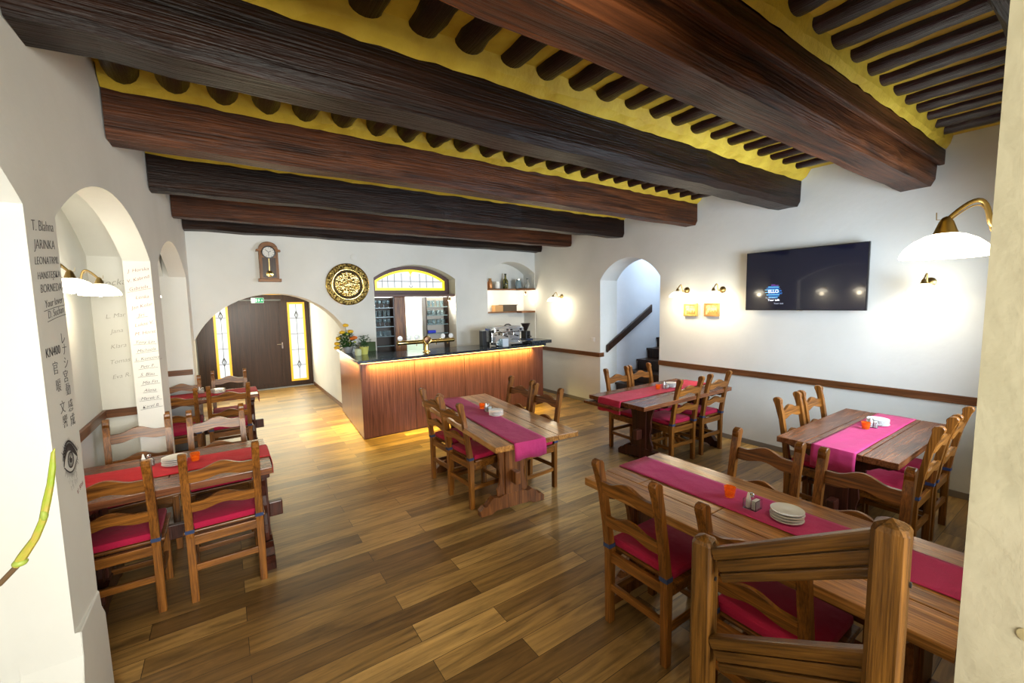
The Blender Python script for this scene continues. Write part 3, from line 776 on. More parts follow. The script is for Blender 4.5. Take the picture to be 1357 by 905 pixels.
# ------------------------------------------------------------------ wall clock
ck = thing('pendulum_clock', 'brown wooden pendulum wall clock above the entrance arch', 'clock', (.60, YB, 2.21))
boxo('case', (-.12, .12, -.10, -.001, .03, .44), CH[2], ck, .004)
boxo('base', (-.145, .145, -.125, -.001, 0, .045), CH[0], ck, .006)
bm = B()
o = [(-.155, .43), (-.15, .455), (-.125, .46)] + [(-.12 * math.cos(PI * i / 12), .46 + .105 * math.sin(PI * i / 12)) for i in range(13)] + [(.125, .46), (.15, .455), (.155, .43)]
prism(bm, o, lambda a, b, q: (a, q, b), -.118, -.001, .004); obj('crown', bm, CH[0], ck)
boxo('door_panel', (-.085, .085, -.103, -.099, .06, .34), DARKW, ck)
bm = B(); lathe(bm, [(.0001, 0), (.088, 0), (.088, .012), (.078, .014), (.076, .006), (.0001, .006)], (0, 0, 0), 32, M=Matrix.Translation((0, -.118, .415)) @ Matrix.Rotation(PI / 2, 4, 'X')); obj('dial_ring', bm, BLACK, ck, True)
bm = B(); lathe(bm, [(.0001, 0), (.074, 0), (.0001, .001)], (0, 0, .0065), 32, M=Matrix.Translation((0, -.118, .415)) @ Matrix.Rotation(PI / 2, 4, 'X')); dl = obj('dial', bm, PAPER, ck)
bm = B()
for a, L in ((62, .035), (-48, .055), (180, .05)):
    Mx = Matrix.Translation((0, -.1275, .415)) @ Matrix.Rotation(Rz(a), 4, 'Y'); box(bm, -.003, .003, -.001, .001, 0, L, M=Mx)
obj('hand', bm, BLACK, dl)
bm = B()
for k in range(12):
    Mx = Matrix.Translation((0, -.1265, .415)) @ Matrix.Rotation(Rz(30 * k), 4, 'Y'); box(bm, -.002, .002, -.0005, .0005, .056, .070, M=Mx)
obj('hour_marks', bm, BLACK, dl)
pd = thing; bm = B(); box(bm, -.006, .006, -.108, -.104, .12, .33); p_ = obj('pendulum', bm, BRASS, ck)
bm = B(); lathe(bm, [(.0001, 0), (.045, .003), (.0001, .010)], (0, 0, 0), 24, M=Matrix.Translation((0, -.104, .115)) @ Matrix.Rotation(PI / 2, 4, 'X')); obj('bob', bm, GOLD, p_, True)

# brass dish
bd = thing('brass_wall_dish', 'large round embossed brass dish hung on the back wall left of the window', 'wall dish', (1.685, YB, 2.185))
MX = Matrix.Rotation(PI / 2, 4, 'X')
bm = B(); lathe(bm, [(.0001, .012), (.205, .012), (.215, .018), (.235, .030), (.25, .034), (.315, .030), (.33, .022), (.33, .016), (.25, .018), (.215, .004), (.0001, .002)], seg=56, M=MX); obj('rim', bm, PLATE_M, bd, True)
for r0_, r1_, yy, mt_, nm_ in ((.222, .252, -.0345, GOLD, 'bright_ring'), (.196, .221, -.0205, plain('dark_patina', (.05, .03, .01), .4, .6), 'dark_groove')):
    bm = B(); lathe(bm, [(r0_, 0), (r0_ + .006, .004), (r1_ - .006, .004), (r1_, 0)], seg=56, M=Matrix.Translation((0, yy, 0)) @ MX, cap=False); obj(nm_, bm, mt_, bd, True)
bm = B(); lathe(bm, [(.0001, 0), (.19, 0), (.0001, .002)], seg=48, M=Matrix.Translation((0, -.0125, 0)) @ MX); obj('centre_field', bm, mottled('gold_field', (.25, .15, .03), (.95, .75, .35), 26, .2, .8, 30, .4, .6, 1), bd, True)
for r, w in ((.325, .006),):
    bm = B(); tube(bm, [(r * math.cos(2 * PI * i / 48), -.031 if r > .22 else -.020, r * math.sin(2 * PI * i / 48)) for i in range(49)], w, 6); obj('ring', bm, GOLD, bd, True)
bm = B(); rr = random.Random(5)
for k in range(60):
    a = rr.uniform(0, 2 * PI); r = .185 * math.sqrt(rr.random()); ball(bm, (r * math.cos(a), -.014, r * math.sin(a)), rr.uniform(.012, .028), (1, .45, rr.uniform(.6, 1.6)), 8, 6)
obj('relief', bm, GOLD, bd, True)
bm = B()
for k in range(40):
    a = 2 * PI * k / 40; ball(bm, (.285 * math.cos(a), -.032, .285 * math.sin(a)), .016, (1, .5, 1), 8, 6)
obj('border_bosses', bm, PLATE_M, bd, True)

# ------------------------------------------------------------------ window recess behind the bar
WY = 7.45
bm = B(); box(bm, 1.9, 3.9, YB + .40, YB + .41, 2.54, 3.2); struct(obj('trim_9', bm, PLASTER))
win = struct(bpy.data.objects.new('window_2', None)); COL.objects.link(win)
def seg_outline(x0, x1, z0, zs, zt, n=20):
    op = (x0, x1, 0, zs, zt); return [(x0, z0), (x1, z0)] + [(x1 + (x0 - x1) * i / n, arch_z(op, x1 + (x0 - x1) * i / n)) for i in range(n + 1)]
def ring_prism(bm, O, I, f, t0, t1):
    n = len(O)
    Va = [[bm.verts.new(Vector(f(a, b, t))) for a, b in P] for P in (O, I) for t in (t0, t1)]
    o0, o1, i0, i1 = Va
    for k in range(n):
        j = (k + 1) % n
        bm.faces.new([o0[k], o0[j], i0[j], i0[k]]); bm.faces.new([o1[k], o1[j], i1[j], i1[k]])
        bm.faces.new([o0[k], o0[j], o1[j], o1[k]]); bm.faces.new([i0[k], i0[j], i1[j], i1[k]])
F = lambda a, b, q: (a, q, b)
X0, X1 = 2.105, 3.585
bm = B(); ring_prism(bm, seg_outline(X0, X1, 2.03, 2.30, 2.53), seg_outline(X0 + .09, X1 - .075, 2.10, 2.27, 2.47), F, WY - .06, WY); obj('window_frame', bm, plain('purple_brown_frame', (.10, .045, .04), .4), win)
bm = B(); ring_prism(bm, seg_outline(X0 + .09, X1 - .075, 2.10, 2.27, 2.47), seg_outline(X0 + .135, X1 - .12, 2.145, 2.25, 2.435), F, WY - .03, WY - .02)
prism(bm, [(2.80, 2.45), (2.90, 2.45), (2.86, 2.40), (2.85, 2.34), (2.84, 2.40)], F, WY - .032, WY - .021); obj('yellow_glass_border', bm, LITY, win)
bm = B(); prism(bm, seg_outline(X0 + .13, X1 - .115, 2.14, 2.25, 2.44), F, WY - .022, WY - .016); obj('pane', bm, LIT, win)
bm = B()
for x in (2.33, 2.43, 2.55, 2.68, 3.02, 3.15, 3.28): tube(bm, [(x, WY - .028, 2.145), (x, WY - .028, 2.40)], .0045, 5)
for z in (2.26,): tube(bm, [(X0 + .13, WY - .028, z), (X1 - .12, WY - .028, z)], .0045, 5)
tube(bm, [(2.85 + .03 * math.cos(a), WY - .028, 2.185 + .03 * math.sin(a)) for a in [PI + PI * k / 8 for k in range(9)]], .004, 5)
tube(bm, [(2.85, WY - .028, 2.2), (2.84, WY - .028, 2.36)], .004, 5)
obj('leading', bm, LEAD, win)
# shelf board under the window
bm = B(); box(bm, 2.11, 3.585, YB + .02, WY + .04, 1.985, 2.025, .003)
tag(obj('window_shelf', bm, plain('brown_shelf', (.12, .055, .04), .4)), 'brown board shelf under the arched stained glass window', 'shelf')
# spot under shelf
def spot(x, y, z, label):
    t = thing('spot_lamp', label, 'lamp', (x, y, z), 0, 'small clip spotlights at the bar')
    bm = B(); lathe(bm, [(.0001, 0), (.02, 0), (.02, -.008), (.0001, -.008)], seg=14); obj('base', bm, CHROME, t, True)
    bm = B(); tube(bm, [(0, 0, -.006), (.004, -.01, -.03), (0, -.02, -.05)], .004, 6); obj('stem', bm, CHROME, t, True)
    Mx = Matrix.Translation((0, -.02, -.05)) @ Matrix.Rotation(.6, 4, 'Y'); bm = B(); lathe(bm, [(.012, .02), (.016, 0), (.026, -.035), (.024, -.035), (.0001, -.01)], seg=16, M=Mx); obj('head', bm, BRASS, t, True)
    bm = B(); ball(bm, (-.012, -.02, -.078), .016); obj('bulb', bm, BULB, t, True)
    ld = bpy.data.lights.new('spot_light', 'POINT'); ld.energy = 4; ld.color = (1, .88, .66); ld.shadow_soft_size = .02
    lo = bpy.data.objects.new('spot_light', ld); COL.objects.link(lo); lo.parent = t; lo.location = (-.02, -.03, -.12)
spot(3.50, YB + .08, 1.984, 'clip spotlight under the right end of the window shelf')
# glass cabinets below
def cabinet(x0, x1, label, backmat, zs):
    t = thing('glass_cabinet', label, 'cabinet', (x0, WY - .02, .9)); w = x1 - x0; d = .20
    boxo('back_panel', (0, w, d - .012, d, 0, 1.08), backmat, t)
    boxo('side_panel', (0, .02, 0, d - .013, 0, 1.08), DARKW, t); boxo('side_panel', (w - .02, w, 0, d - .013, 0, 1.08), DARKW, t)
    for z in zs: boxo('shelf', (.021, w - .021, .002, d - .014, z - .9 - .012, z - .9), plain('shelf_glass', (.2, .3, .33), .2), t)
    return t
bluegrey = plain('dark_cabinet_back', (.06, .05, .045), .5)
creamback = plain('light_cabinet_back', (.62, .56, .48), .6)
ZS = [1.13, 1.30, 1.47, 1.64, 1.80]
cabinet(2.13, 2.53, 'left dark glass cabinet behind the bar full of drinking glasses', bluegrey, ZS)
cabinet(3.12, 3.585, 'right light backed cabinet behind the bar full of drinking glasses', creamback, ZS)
g0 = {}
BG = plain('blue_tinted_glass', (.70, .86, .92), .04, 0, trans=.85, ior=1.4)
def tumbler(kind, x, y, z, lab, grp):
    if kind not in g0:
        bm = B()
        if kind == 0: lathe(bm, [(.025, 0), (.032, .11), (.030, .11), (.023, .006), (.0001, .005)], seg=14)
        elif kind == 1: lathe(bm, [(.028, 0), (.028, .003), (.004, .008), (.004, .06), (.026, .075), (.033, .10), (.028, .13), (.026, .13), (.030, .10), (.022, .077), (.0001, .066)], seg=14)
        else: lathe(bm, [(.034, 0), (.037, .09), (.034, .09), (.031, .008), (.0001, .007)], seg=14); tube(bm, [(.034, 0, .075), (.058, 0, .07), (.058, 0, .03), (.034, 0, .02)], .005, 6)
        o = obj(['tumbler', 'wine_glass', 'beer_mug'][kind], bm, BG, None, True); g0[kind] = o
    else: o = g0[kind].copy(); COL.objects.link(o)
    o.location = (x, y, z + .0005); tag(o, lab, 'glass', grp)
for ci, (x0, x1, side) in enumerate(((2.17, 2.50, 'left'), (3.165, 3.545, 'right'))):
    for zi, z in enumerate(ZS):
        if z < 1.2: continue
        row = ['', 'lowest', 'second', 'third', 'highest'][zi]; kind = [0, 2, 1, 0, 1][zi] if ci == 0 else [0, 1, 2, 2, 0][zi]
        if ci == 1 and zi == 1: continue
        n = 4
        for k in range(n):
            tumbler(kind, x0 + .01 + (x1 - x0 - .02) * (k + .5) / n, WY + .06 + .02 * (k % 2), z, 'clear drinking glass on the %s visible shelf of the %s bar cabinet' % (row, side), 'glasses on the %s shelf of the %s bar cabinet' % (row, side))
bm = B(); box(bm, 0, .16, 0, .09, 0, .055, .012); o = tag(obj('blue_bowl', bm, plain('cobalt', (.01, .03, .55), .35)), 'cobalt blue plastic box on the lowest shelf of the right bar cabinet', 'box'); o.location = (3.17, WY + .02, 1.3005)
# wooden post beside the pass-through and the pale room behind it
bm = B(); box(bm, 2.535, 2.735, WY - .02, WY + .14, .9, 1.985, .003); tag(obj('wooden_partition', bm, OZ), 'reddish wooden panel between the left glass cabinet and the bright opening', 'panel')
bm = B(); box(bm, 1.9, 3.95, 8.5, 8.6, 0, 2.9); box(bm, 1.9, 2.0, WY + .3, 8.5, 0, 2.9); box(bm, 3.85, 3.95, WY + .3, 8.5, 0, 2.9); struct(obj('wall_kitchen', bm, PLASTER))
bm = B(); box(bm, 1.9, 3.95, YB + .41, 8.6, 2.55, 2.6); struct(obj('ceiling_kitchen', bm, PLASTER))
bm = B(); box(bm, 2.75, 3.5, 8.44, 8.5, 0, 1.42); struct(obj('trim_10', bm, plain('pale_green_tile', (.50, .62, .52), .3)))

# ------------------------------------------------------------------ shelf recess at the right of the bar
for z, nm in ((2.105, 'upper brown shelf in the arched recess holding jars and bottles'), (1.64, 'lower brown shelf in the arched recess above the coffee machine')):
    bm = B(); box(bm, 4.282, 5.425, YB + .16, YB + .398, z, z + .028, .003); box(bm, 5.08, 5.425, YB - .02, YB + .159, z - .008, z + .030, .003)
    tag(obj('wall_shelf', bm, SHELFW), nm, 'shelf')
spot(4.36, YB + .20, 2.104, 'clip spotlight at the left end under the upper recess shelf')
spot(5.24, YB + .08, 2.096, 'clip spotlight at the right end under the upper recess shelf')
ZU = 2.1335
def bottle(name, x, y, z, prof, mat, label, cap=None, cat='bottle'):
    t = thing(name, label, cat, (x, y, z)); bm = B(); lathe(bm, prof, seg=18); obj('body', bm, mat, t, True)
    r, h = prof[-1][0], prof[-1][1]
    r = max(r, prof[-2][0])
    bm = B(); lathe(bm, [(r + .002, 0), (r + .003, .018), (.0001, .02)], (0, 0, h), 14); obj('cap', bm, cap or BLACK, t, True)
yS = YB + .27
bottle('copper_jar', 4.40, yS, ZU, [(.045, 0), (.05, .01), (.05, .12), (.035, .15), (.03, .16)], plain('terracotta', (.50, .20, .07), .45), 'squat copper coloured jar at the left end of the upper recess shelf', BRASS, 'jar')
bottle('copper_jar', 4.51, yS, ZU, [(.04, 0), (.045, .01), (.045, .14), (.03, .17), (.025, .19)], plain('copper', (.60, .28, .12), .35, .6), 'taller copper coloured jar on the upper recess shelf beside the squat one', BRASS, 'jar')
bottle('white_jar', 4.68, yS, ZU, [(.05, 0), (.055, .01), (.055, .10), (.045, .12), (.04, .125)], CERAMIC, 'white jar on the upper recess shelf left of the dark bottle', CERAMIC, 'jar')
bottle('dark_green_bottle', 4.88, yS, ZU, [(.05, 0), (.058, .01), (.06, .14), (.05, .18), (.022, .21), (.018, .29)], mottled('label_green', (.01, .02, .008), (.25, .22, .06), 25, .25, 0, 20, .45, .6), 'tall dark green bottle in the middle of the upper recess shelf')
bottle('glass_jar', 5.14, yS - .1, ZU, [(.06, 0), (.065, .01), (.065, .13), (.05, .16), (.045, .175)], plain('blue_glass_jar', (.35, .48, .55), .1, 0, trans=.5), 'blue grey glass jar right of the dark bottle on the upper recess shelf', CHROME, 'jar')
bottle('carafe', 5.33, yS - .16, ZU + .0025, [(.05, 0), (.055, .01), (.055, .08), (.025, .13), (.02, .19)], plain('clear_carafe', (.75, .75, .7), .1, 0, trans=.6), 'clear glass carafe at the right end of the upper recess shelf')
bm = B(); box(bm, 4.57, 4.76, yS - .08, yS + .06, 1.6685, 1.80, .003); tag(obj('wooden_box', bm, plain('light_box_wood', (.50, .28, .11), .5)), 'light wooden box on the lower recess shelf', 'box')
bm = B(); box(bm, 4.765, 5.10, yS - .08, yS + .08, 1.6685, 1.79, .003); box(bm, 4.755, 5.115, yS - .09, yS + .09, 1.79, 1.805, .003)
tag(obj('dark_case', bm, plain('dark_leather', (.035, .022, .012), .45)), 'dark lidded case on the lower recess shelf right of the wooden box', 'box')

# ------------------------------------------------------------------ bar counter
CT = thing('bar_counter', 'reddish brown panelled bar counter with a dark stone top', 'counter', (0, 0, 0))
P0 = Vector((1.50, 5.88)); P1 = Vector((4.76, 6.03)); PL = Vector((1.642, 7.80))
def wallseg(bm, a, b, th, z0, z1, e=0):
    d = (b - a).normalized(); n = Vector((-d.y, d.x)); p = [a + d * e, b - d * e, b - d * e + n * th, a + d * e + n * th]
    prism(bm, [tuple(q) for q in p], lambda x, y, t: (x, y, t), z0, z1)
def panels(a, b, cuts, lab='front_panel', flip=1):
    d = (b - a); L = d.length; d.normalize(); n = Vector((-d.y, d.x)) * flip
    for c0_, c1_ in zip(cuts, cuts[1:]):
        p = a + d * (c0_ + .003); q = a + d * (c1_ - .003)
        bm = B(); prism(bm, [tuple(p), tuple(q), tuple(q + n * .02), tuple(p + n * .02)], lambda x, y, t: (x, y, t), .012, 1.062, .001)
        obj(lab, bm, PANEL, CT)
Lf = (P1 - P0).length; Ls = (PL - P0).length
panels(P0, P1, [0, .78, 1.62, 2.30, 2.95, Lf])
panels(P0, PL, [0, .95, Ls - .002], 'side_panel', -1)
bm = B()
dn = Vector((P1 - P0)).normalized(); nn = Vector((-dn.y, dn.x))
p = [P0 + nn * .022 + dn * .022, P1 + nn * .022 - dn * .01, P1 + nn * .06, P0 + nn * .06 + dn * .03]
prism(bm, [tuple(q) for q in p], lambda x, y, t: (x, y, t), 0, 1.06)
prism(bm, [(1.524, 5.91), (1.56, 5.91), (1.674, 7.79), (1.664, 7.79)], lambda x, y, t: (x, y, t), 0, 1.06)
prism(bm, [(4.70, 6.09), (4.755, 6.05), (4.755, 6.62), (4.70, 6.62)], lambda x, y, t: (x, y, t), 0, 1.06)
obj('carcass', bm, DARKW, CT)
bm = B()
prism(bm, [(1.455, 5.83), (4.80, 5.985), (4.80, 6.65), (2.05, 6.65), (2.05, YB - .01), (1.674, YB - .01), (1.674, 7.80), (1.605, 7.80)], lambda x, y, t: (x, y, t), 1.066, 1.104, .004)
obj('stone_top', bm, GRANITE, CT)
bm = B(); prism(bm, [(4.47, 5.965), (4.93, 5.985), (4.93, 6.55), (4.47, 6.53)], lambda x, y, t: (x, y, t), 1.106, 1.165, .004); obj('raised_stone_end', bm, GRANITE, CT)
LED = plain('led_strip', (1, .8, .3), .4, emit=(1, .66, .18), es=7)
bm = B(); a = P0 - nn * .012; b = P1 - nn * .012; prism(bm, [tuple(a), tuple(b), tuple(b - nn * .012), tuple(a - nn * .012)], lambda x, y, t: (x, y, t), 1.058, 1.066); obj('led_strip', bm, LED, CT)
bm = B(); prism(bm, [(1.478, 5.9), (1.490, 5.9), (1.632, 7.75), (1.620, 7.75)], lambda x, y, t: (x, y, t), 1.058, 1.066); obj('led_strip', bm, LED, CT)
def area(name, loc, rot, sx, sy, e, c, parent=None, spread=None):
    ld = bpy.data.lights.new(name, 'AREA'); ld.shape = 'RECTANGLE'; ld.size = sx; ld.size_y = sy; ld.energy = e; ld.color = c
    if spread: ld.spread = spread
    o = bpy.data.objects.new(name, ld); COL.objects.link(o); o.location = loc; o.rotation_euler = rot
    if parent: o.parent = parent
    return o
area('led_light', (3.05, 5.915, 1.054), (Rz(4), 0, math.atan2(.15, 3.26)), 2.9, .03, 46, (1, .74, .16), CT, Rz(120))
area('led_light', (1.535, 6.85, 1.054), (0, 0, Rz(90 - 4)), 1.7, .02, 24, (1, .72, .2), CT, Rz(120))

# beer tap tower
tp = thing('beer_tap_tower', 'polished golden beer tap bar with round white badges on the counter', 'beer tap', (2.60, 6.22, 1.1045))
bm = B(); lathe(bm, [(.06, 0), (.06, .01), (.04, .02), (.034, .05), (.034, .14)], seg=24); obj('column', bm, GOLD, tp, True)
bm = B(); lathe(bm, [(.0001, -.46), (.028, -.46), (.033, -.455), (.033, .47), (.028, .48), (.0001, .48)], seg=20, M=Matrix.Translation((0, 0, .165)) @ Matrix.Rotation(PI / 2, 4, 'Y')); obj('cross_tube', bm, GOLD, tp, True)
bm = B(); lathe(bm, [(.0001, 0), (.062, 0), (.068, .012), (.062, .024), (.052, .02), (.0001, .02)], seg=28, M=Matrix.Translation((0, -.03, .19)) @ Matrix.Rotation(PI / 2, 4, 'X')); em = obj('emblem', bm, GOLD, tp, True)
bm = B(); lathe(bm, [(.0001, 0), (.048, 0), (.0001, .004)], seg=24, M=Matrix.Translation((0, -.052, .19)) @ Matrix.Rotation(PI / 2, 4, 'X')); obj('emblem_face', bm, plain('dark_bronze', (.12, .06, .03), .3, .8), em)
for x in (-.42, -.28, -.15, .28, .42):
    bm = B(); lathe(bm, [(.0001, 0), (.036, 0), (.040, .01), (.036, .02), (.0001, .022)], seg=20, M=Matrix.Translation((x, 0, .235)) @ Matrix.Rotation(PI / 2, 4, 'X')); bd_ = obj('badge', bm, CERAMIC, tp, True)
for x in (-.40, -.13, .2, .40):
    bm = B(); tube(bm, [(x, .03, .15), (x, .07, .15), (x, .075, .10)], .009, 8); obj('spout', bm, GOLD, tp, True)

# coffee machine
cm = thing('espresso_machine', 'chrome espresso machine at the right end of the bar', 'coffee machine', (4.14, 6.34, 1.1045))
W_ = .30
boxo('body', (-W_, W_, -.05, .18, .05, .30), CHROME, cm, .012)
boxo('drip_tray', (-W_, W_, -.22, -.02, .015, .06), CHROME, cm, .006)
for x in (-.26, .26): boxo('foot', (x - .02, x + .02, -.18, -.14, 0, .016), BLACK, cm)
for x in (-.26, .26): boxo('foot', (x - .02, x + .02, .12, .16, 0, .052), BLACK, cm)
boxo('front_panel', (-W_ - .01, W_ + .01, -.16, -.04, .225, .31), CHROME, cm, .015)
boxo('cup_rail', (-W_ + .02, W_ - .02, -.10, .16, .305, .33), plain('steel_rail', (.5, .5, .5), .3, 1), cm, .004)
for x in (-.11, .11):
    bm = B(); lathe(bm, [(.035, 0), (.035, .05), (.028, .055), (.0001, .056)], (x, -.11, .17), 18); g = obj('brew_group', bm, CHROME, cm, True)
    bm = B(); tube(bm, [(x, -.14, .175), (x, -.19, .172), (x, -.26, .165)], [.008, .011, .013], 8); obj('handle', bm, BLACK, g, True)
for x in (-.2, .2):
    bm = B(); tube(bm, [(x, -.165, .25), (x, -.19, .22), (x, -.20, .10)], .006, 6); obj('steam_wand', bm, CHROME, cm, True)
bm = B()
for x in (-.24, -.04, .04, .24): box(bm, x - .02, x + .02, -.166, -.16, .255, .285)
obj('buttons', bm, BLACK, cm)
bm = B(); tube(bm, [(.02, .03, .33), (.06, .03, .355), (.12, .03, .355), (.16, .03, .33)], .012, 8); obj('lid_handle', bm, BLACK, cm, True)
gr = thing('coffee_grinder', 'black coffee grinder with a funnel hopper beside the espresso machine', 'coffee grinder', (4.62, 6.36, 1.1655))
boxo('body', (-.05, .05, -.08, .08, .01, .16), BLACK, gr, .01)
boxo('base', (-.065, .065, -.14, .09, 0, .018), plain('grinder_base', (.03, .05, .12), .3), gr, .004)
bm = B(); lathe(bm, [(.03, .16), (.035, .18), (.085, .29), (.088, .30), (.0001, .302)], seg=22); obj('hopper', bm, plain('smoked_hopper', (.05, .035, .03), .12, 0, trans=.4), gr, True)
bm = B(); tube(bm, [(0, -.08, .07), (0, -.13, .07), (0, -.17, .06)], .012, 8); obj('dosing_handle', bm, BLACK, gr, True)
kb = thing('knock_box', 'tall black container left of the espresso machine', 'container', (3.74, 6.42, 1.1045))
boxo('body', (-.04, .04, -.06, .06, 0, .26), BLACK, kb, .006); boxo('lid', (-.043, .043, -.063, .063, .26, .27), CHROME, kb, .003)
for k, (x, y, l) in enumerate(((3.90, 6.10, 'left'), (3.985, 6.08, 'right'))):
    t = thing('water_jug' if k == 0 else 'cardboard_sign', ['small glass jug standing before the espresso machine', 'small white card leaning before the espresso machine'][k], ['jug', 'card'][k], (x, y, 1.1045))
    if k == 0:
        bm = B(); lathe(bm, [(.035, 0), (.04, .01), (.035, .10), (.03, .13), (.028, .13), (.033, .10), (.037, .012), (.0001, .006)], seg=16); obj('body', bm, BG, t, True)
        bm = B(); tube(bm, [(-.034, 0, .11), (-.062, 0, .10), (-.060, 0, .05), (-.037, 0, .035)], .005, 6); obj('handle', bm, BG, t, True)
    else:
        boxo('card', (-.06, .06, -.004, .004, 0, .13), plain('pale_blue_card', (.62, .68, .75), .6), t)
        boxo('card_foot', (-.05, .05, -.02, .02, 0, .008), CERAMIC, t)

# flowers, potted plant, canister, green box on the counter
def leaf(bm, p, d, L, w):
    d = Vector(d).normalized(); s = d.cross(Vector((0, 0, 1)));
    if s.length < .1: s = Vector((1, 0, 0))
    s.normalize(); u = s.cross(d); p = Vector(p)
    pts = [p, p + d * L * .35 + s * w + u * .004, p + d * L * .75 + s * w * .6, p + d * L, p + d * L * .75 - s * w * .6, p + d * L * .35 - s * w + u * .004]
    mid = p + d * L * .5 - u * w * .35
    vs = [bm.verts.new(q) for q in pts]; m = bm.verts.new(mid)
    for i in range(6): bm.faces.new([vs[i], vs[(i + 1) % 6], m])
fl = thing('flower_arrangement', 'arrangement of yellow and orange roses with dark leaves at the bar corner', 'flowers', (1.605, 7.0, 1.1045))
bm = B(); lathe(bm, [(.05, 0), (.07, .02), (.085, .09), (.08, .10), (.0001, .095)], seg=20); obj('vase', bm, plain('grey_vase', (.30, .33, .38), .35), fl, True)
FL = [(-.02, .0, .44, 'y'), (-.07, .02, .33, 'y'), (.05, 0, .34, 'y'), (-.13, .02, .24, 'y'), (-.16, 0, .16, 'y'), (-.17, -.02, .10, 'y'), (.06, -.05, .235, 'o'), (-.005, -.03, .30, 'g'), (.10, -.02, .24, 'o'), (.03, -.06, .17, 'g'), (.11, -.01, .17, 'g')]
bm = B(); rr = random.Random(11)
for x, y, z, c in FL:
    tube(bm, [(0, 0, .08), (x * .5, y * .5, .06 + z * .5), (x, y, z)], .004, 5)
obj('stems', bm, GREEN, fl)
bm = B()
for k in range(280):
    a = rr.uniform(0, 2 * PI); h = rr.uniform(.07, .30); r = rr.uniform(.02, .13) * (1.25 - h * 2.2)
    leaf(bm, (r * math.cos(a) * 1.1 - .02, r * math.sin(a) * .7, h), (math.cos(a), math.sin(a) * .6, rr.uniform(-.5, .9)), rr.uniform(.04, .075), rr.uniform(.012, .02))
obj('leaves', bm, GREEN, fl)
for x, y, z, c in FL:
    bm = B(); R0 = .048 if c != 'g' else .022
    for k in range(9):
        a = k * 2.4; q = k / 9 * .6
        ball(bm, (x + R0 * q * math.cos(a), y + R0 * q * math.sin(a), z - q * .012), R0 * .62, (1, 1, .85), 7, 5)
    obj('rose', bm, {'y': YPETAL, 'o': OPETAL, 'g': plain('lime_bud', (.45, .55, .06), .6)}[c], fl, True)
pp = thing('potted_plant', 'small green plant in a lime yellow pot on the bar', 'plant', (1.755, 6.62, 1.1045))
bm = B(); lathe(bm, [(.05, 0), (.068, .11), (.072, .115), (.066, .118), (.0001, .105)], seg=22); obj('pot', bm, LIME, pp, True)
bm = B(); rr = random.Random(4)
for k in range(110):
    a = rr.uniform(0, 2 * PI); h = rr.uniform(.12, .28); r = rr.uniform(0, .07) * (1.3 - abs(h - .2) * 4)
    leaf(bm, (r * math.cos(a), r * math.sin(a), h), (math.cos(a), math.sin(a), rr.uniform(-.3, .8)), rr.uniform(.025, .045), rr.uniform(.009, .015))
obj('leaves', bm, GREEN, pp)
bm = B()
for k in range(6): a = k * 1.05; tube(bm, [(0, 0, .10), (.02 * math.cos(a), .02 * math.sin(a), .16), (.05 * math.cos(a), .05 * math.sin(a), .24)], .003, 5)
obj('stems', bm, GREEN, pp)
bm = B(); lathe(bm, [(.04, 0), (.047, .01), (.047, .09), (.035, .10), (.0001, .105)], seg=20); o = tag(obj('candle_jar', bm, plain('pale_green_wax', (.60, .66, .42), .4), None, True), 'pale green jar candle left of the lime yellow pot', 'candle'); o.location = (1.635, 6.50, 1.1045)
bm = B(); box(bm, 0, .24, 0, .04, 0, .15, .004); o = tag(obj('green_box', bm, BOXG), 'dark green box lying behind the potted plant on the bar', 'box'); o.location = (1.80, 6.98, 1.1045)

# ------------------------------------------------------------------ entrance door, side lights, exit sign
DY = 11.04
d = struct(bpy.data.objects.new('door_1', None)); COL.objects.link(d); d.location = (0, DY, 0)
bm = B()
box(bm, -.48, 1.70, -.05, 0, 2.02, 2.12); box(bm, -.48, -.17, -.05, 0, 0, 2.02); box(bm, .10, .32, -.05, 0, 0, 2.02); box(bm, 1.12, 1.235, -.05, 0, 0, 2.02); box(bm, 1.60, 1.70, -.05, 0, 0, 2.02)
box(bm, -.17, .10, -.05, 0, 0, .30); box(bm, 1.235, 1.60, -.05, 0, 0, .12); box(bm, -.17, .10, -.05, 0, 1.97, 2.02); box(bm, 1.235, 1.60, -.05, 0, 1.95, 2.02)
obj('door_frame', bm, DARKW, d)
bm = B(); box(bm, .32, 1.12, -.04, 0, .01, 1.99); box(bm, .32, 1.12, -.055, -.04, .01, .10); box(bm, .32, 1.12, -.055, -.04, 1.93, 1.99); box(bm, .32, .38, -.055, -.04, .10, 1.93); box(bm, 1.06, 1.12, -.055, -.04, .10, 1.93)
dr = obj('door_leaf', bm, DARKW, d)
bm = B(); tube(bm, [(1.09, -.055, 1.0), (1.09, -.09, 1.0), (.98, -.09, 1.0)], .009, 8); box(bm, 1.075, 1.105, -.06, -.055, .90, 1.04); obj('handle', bm, CHROME, dr)
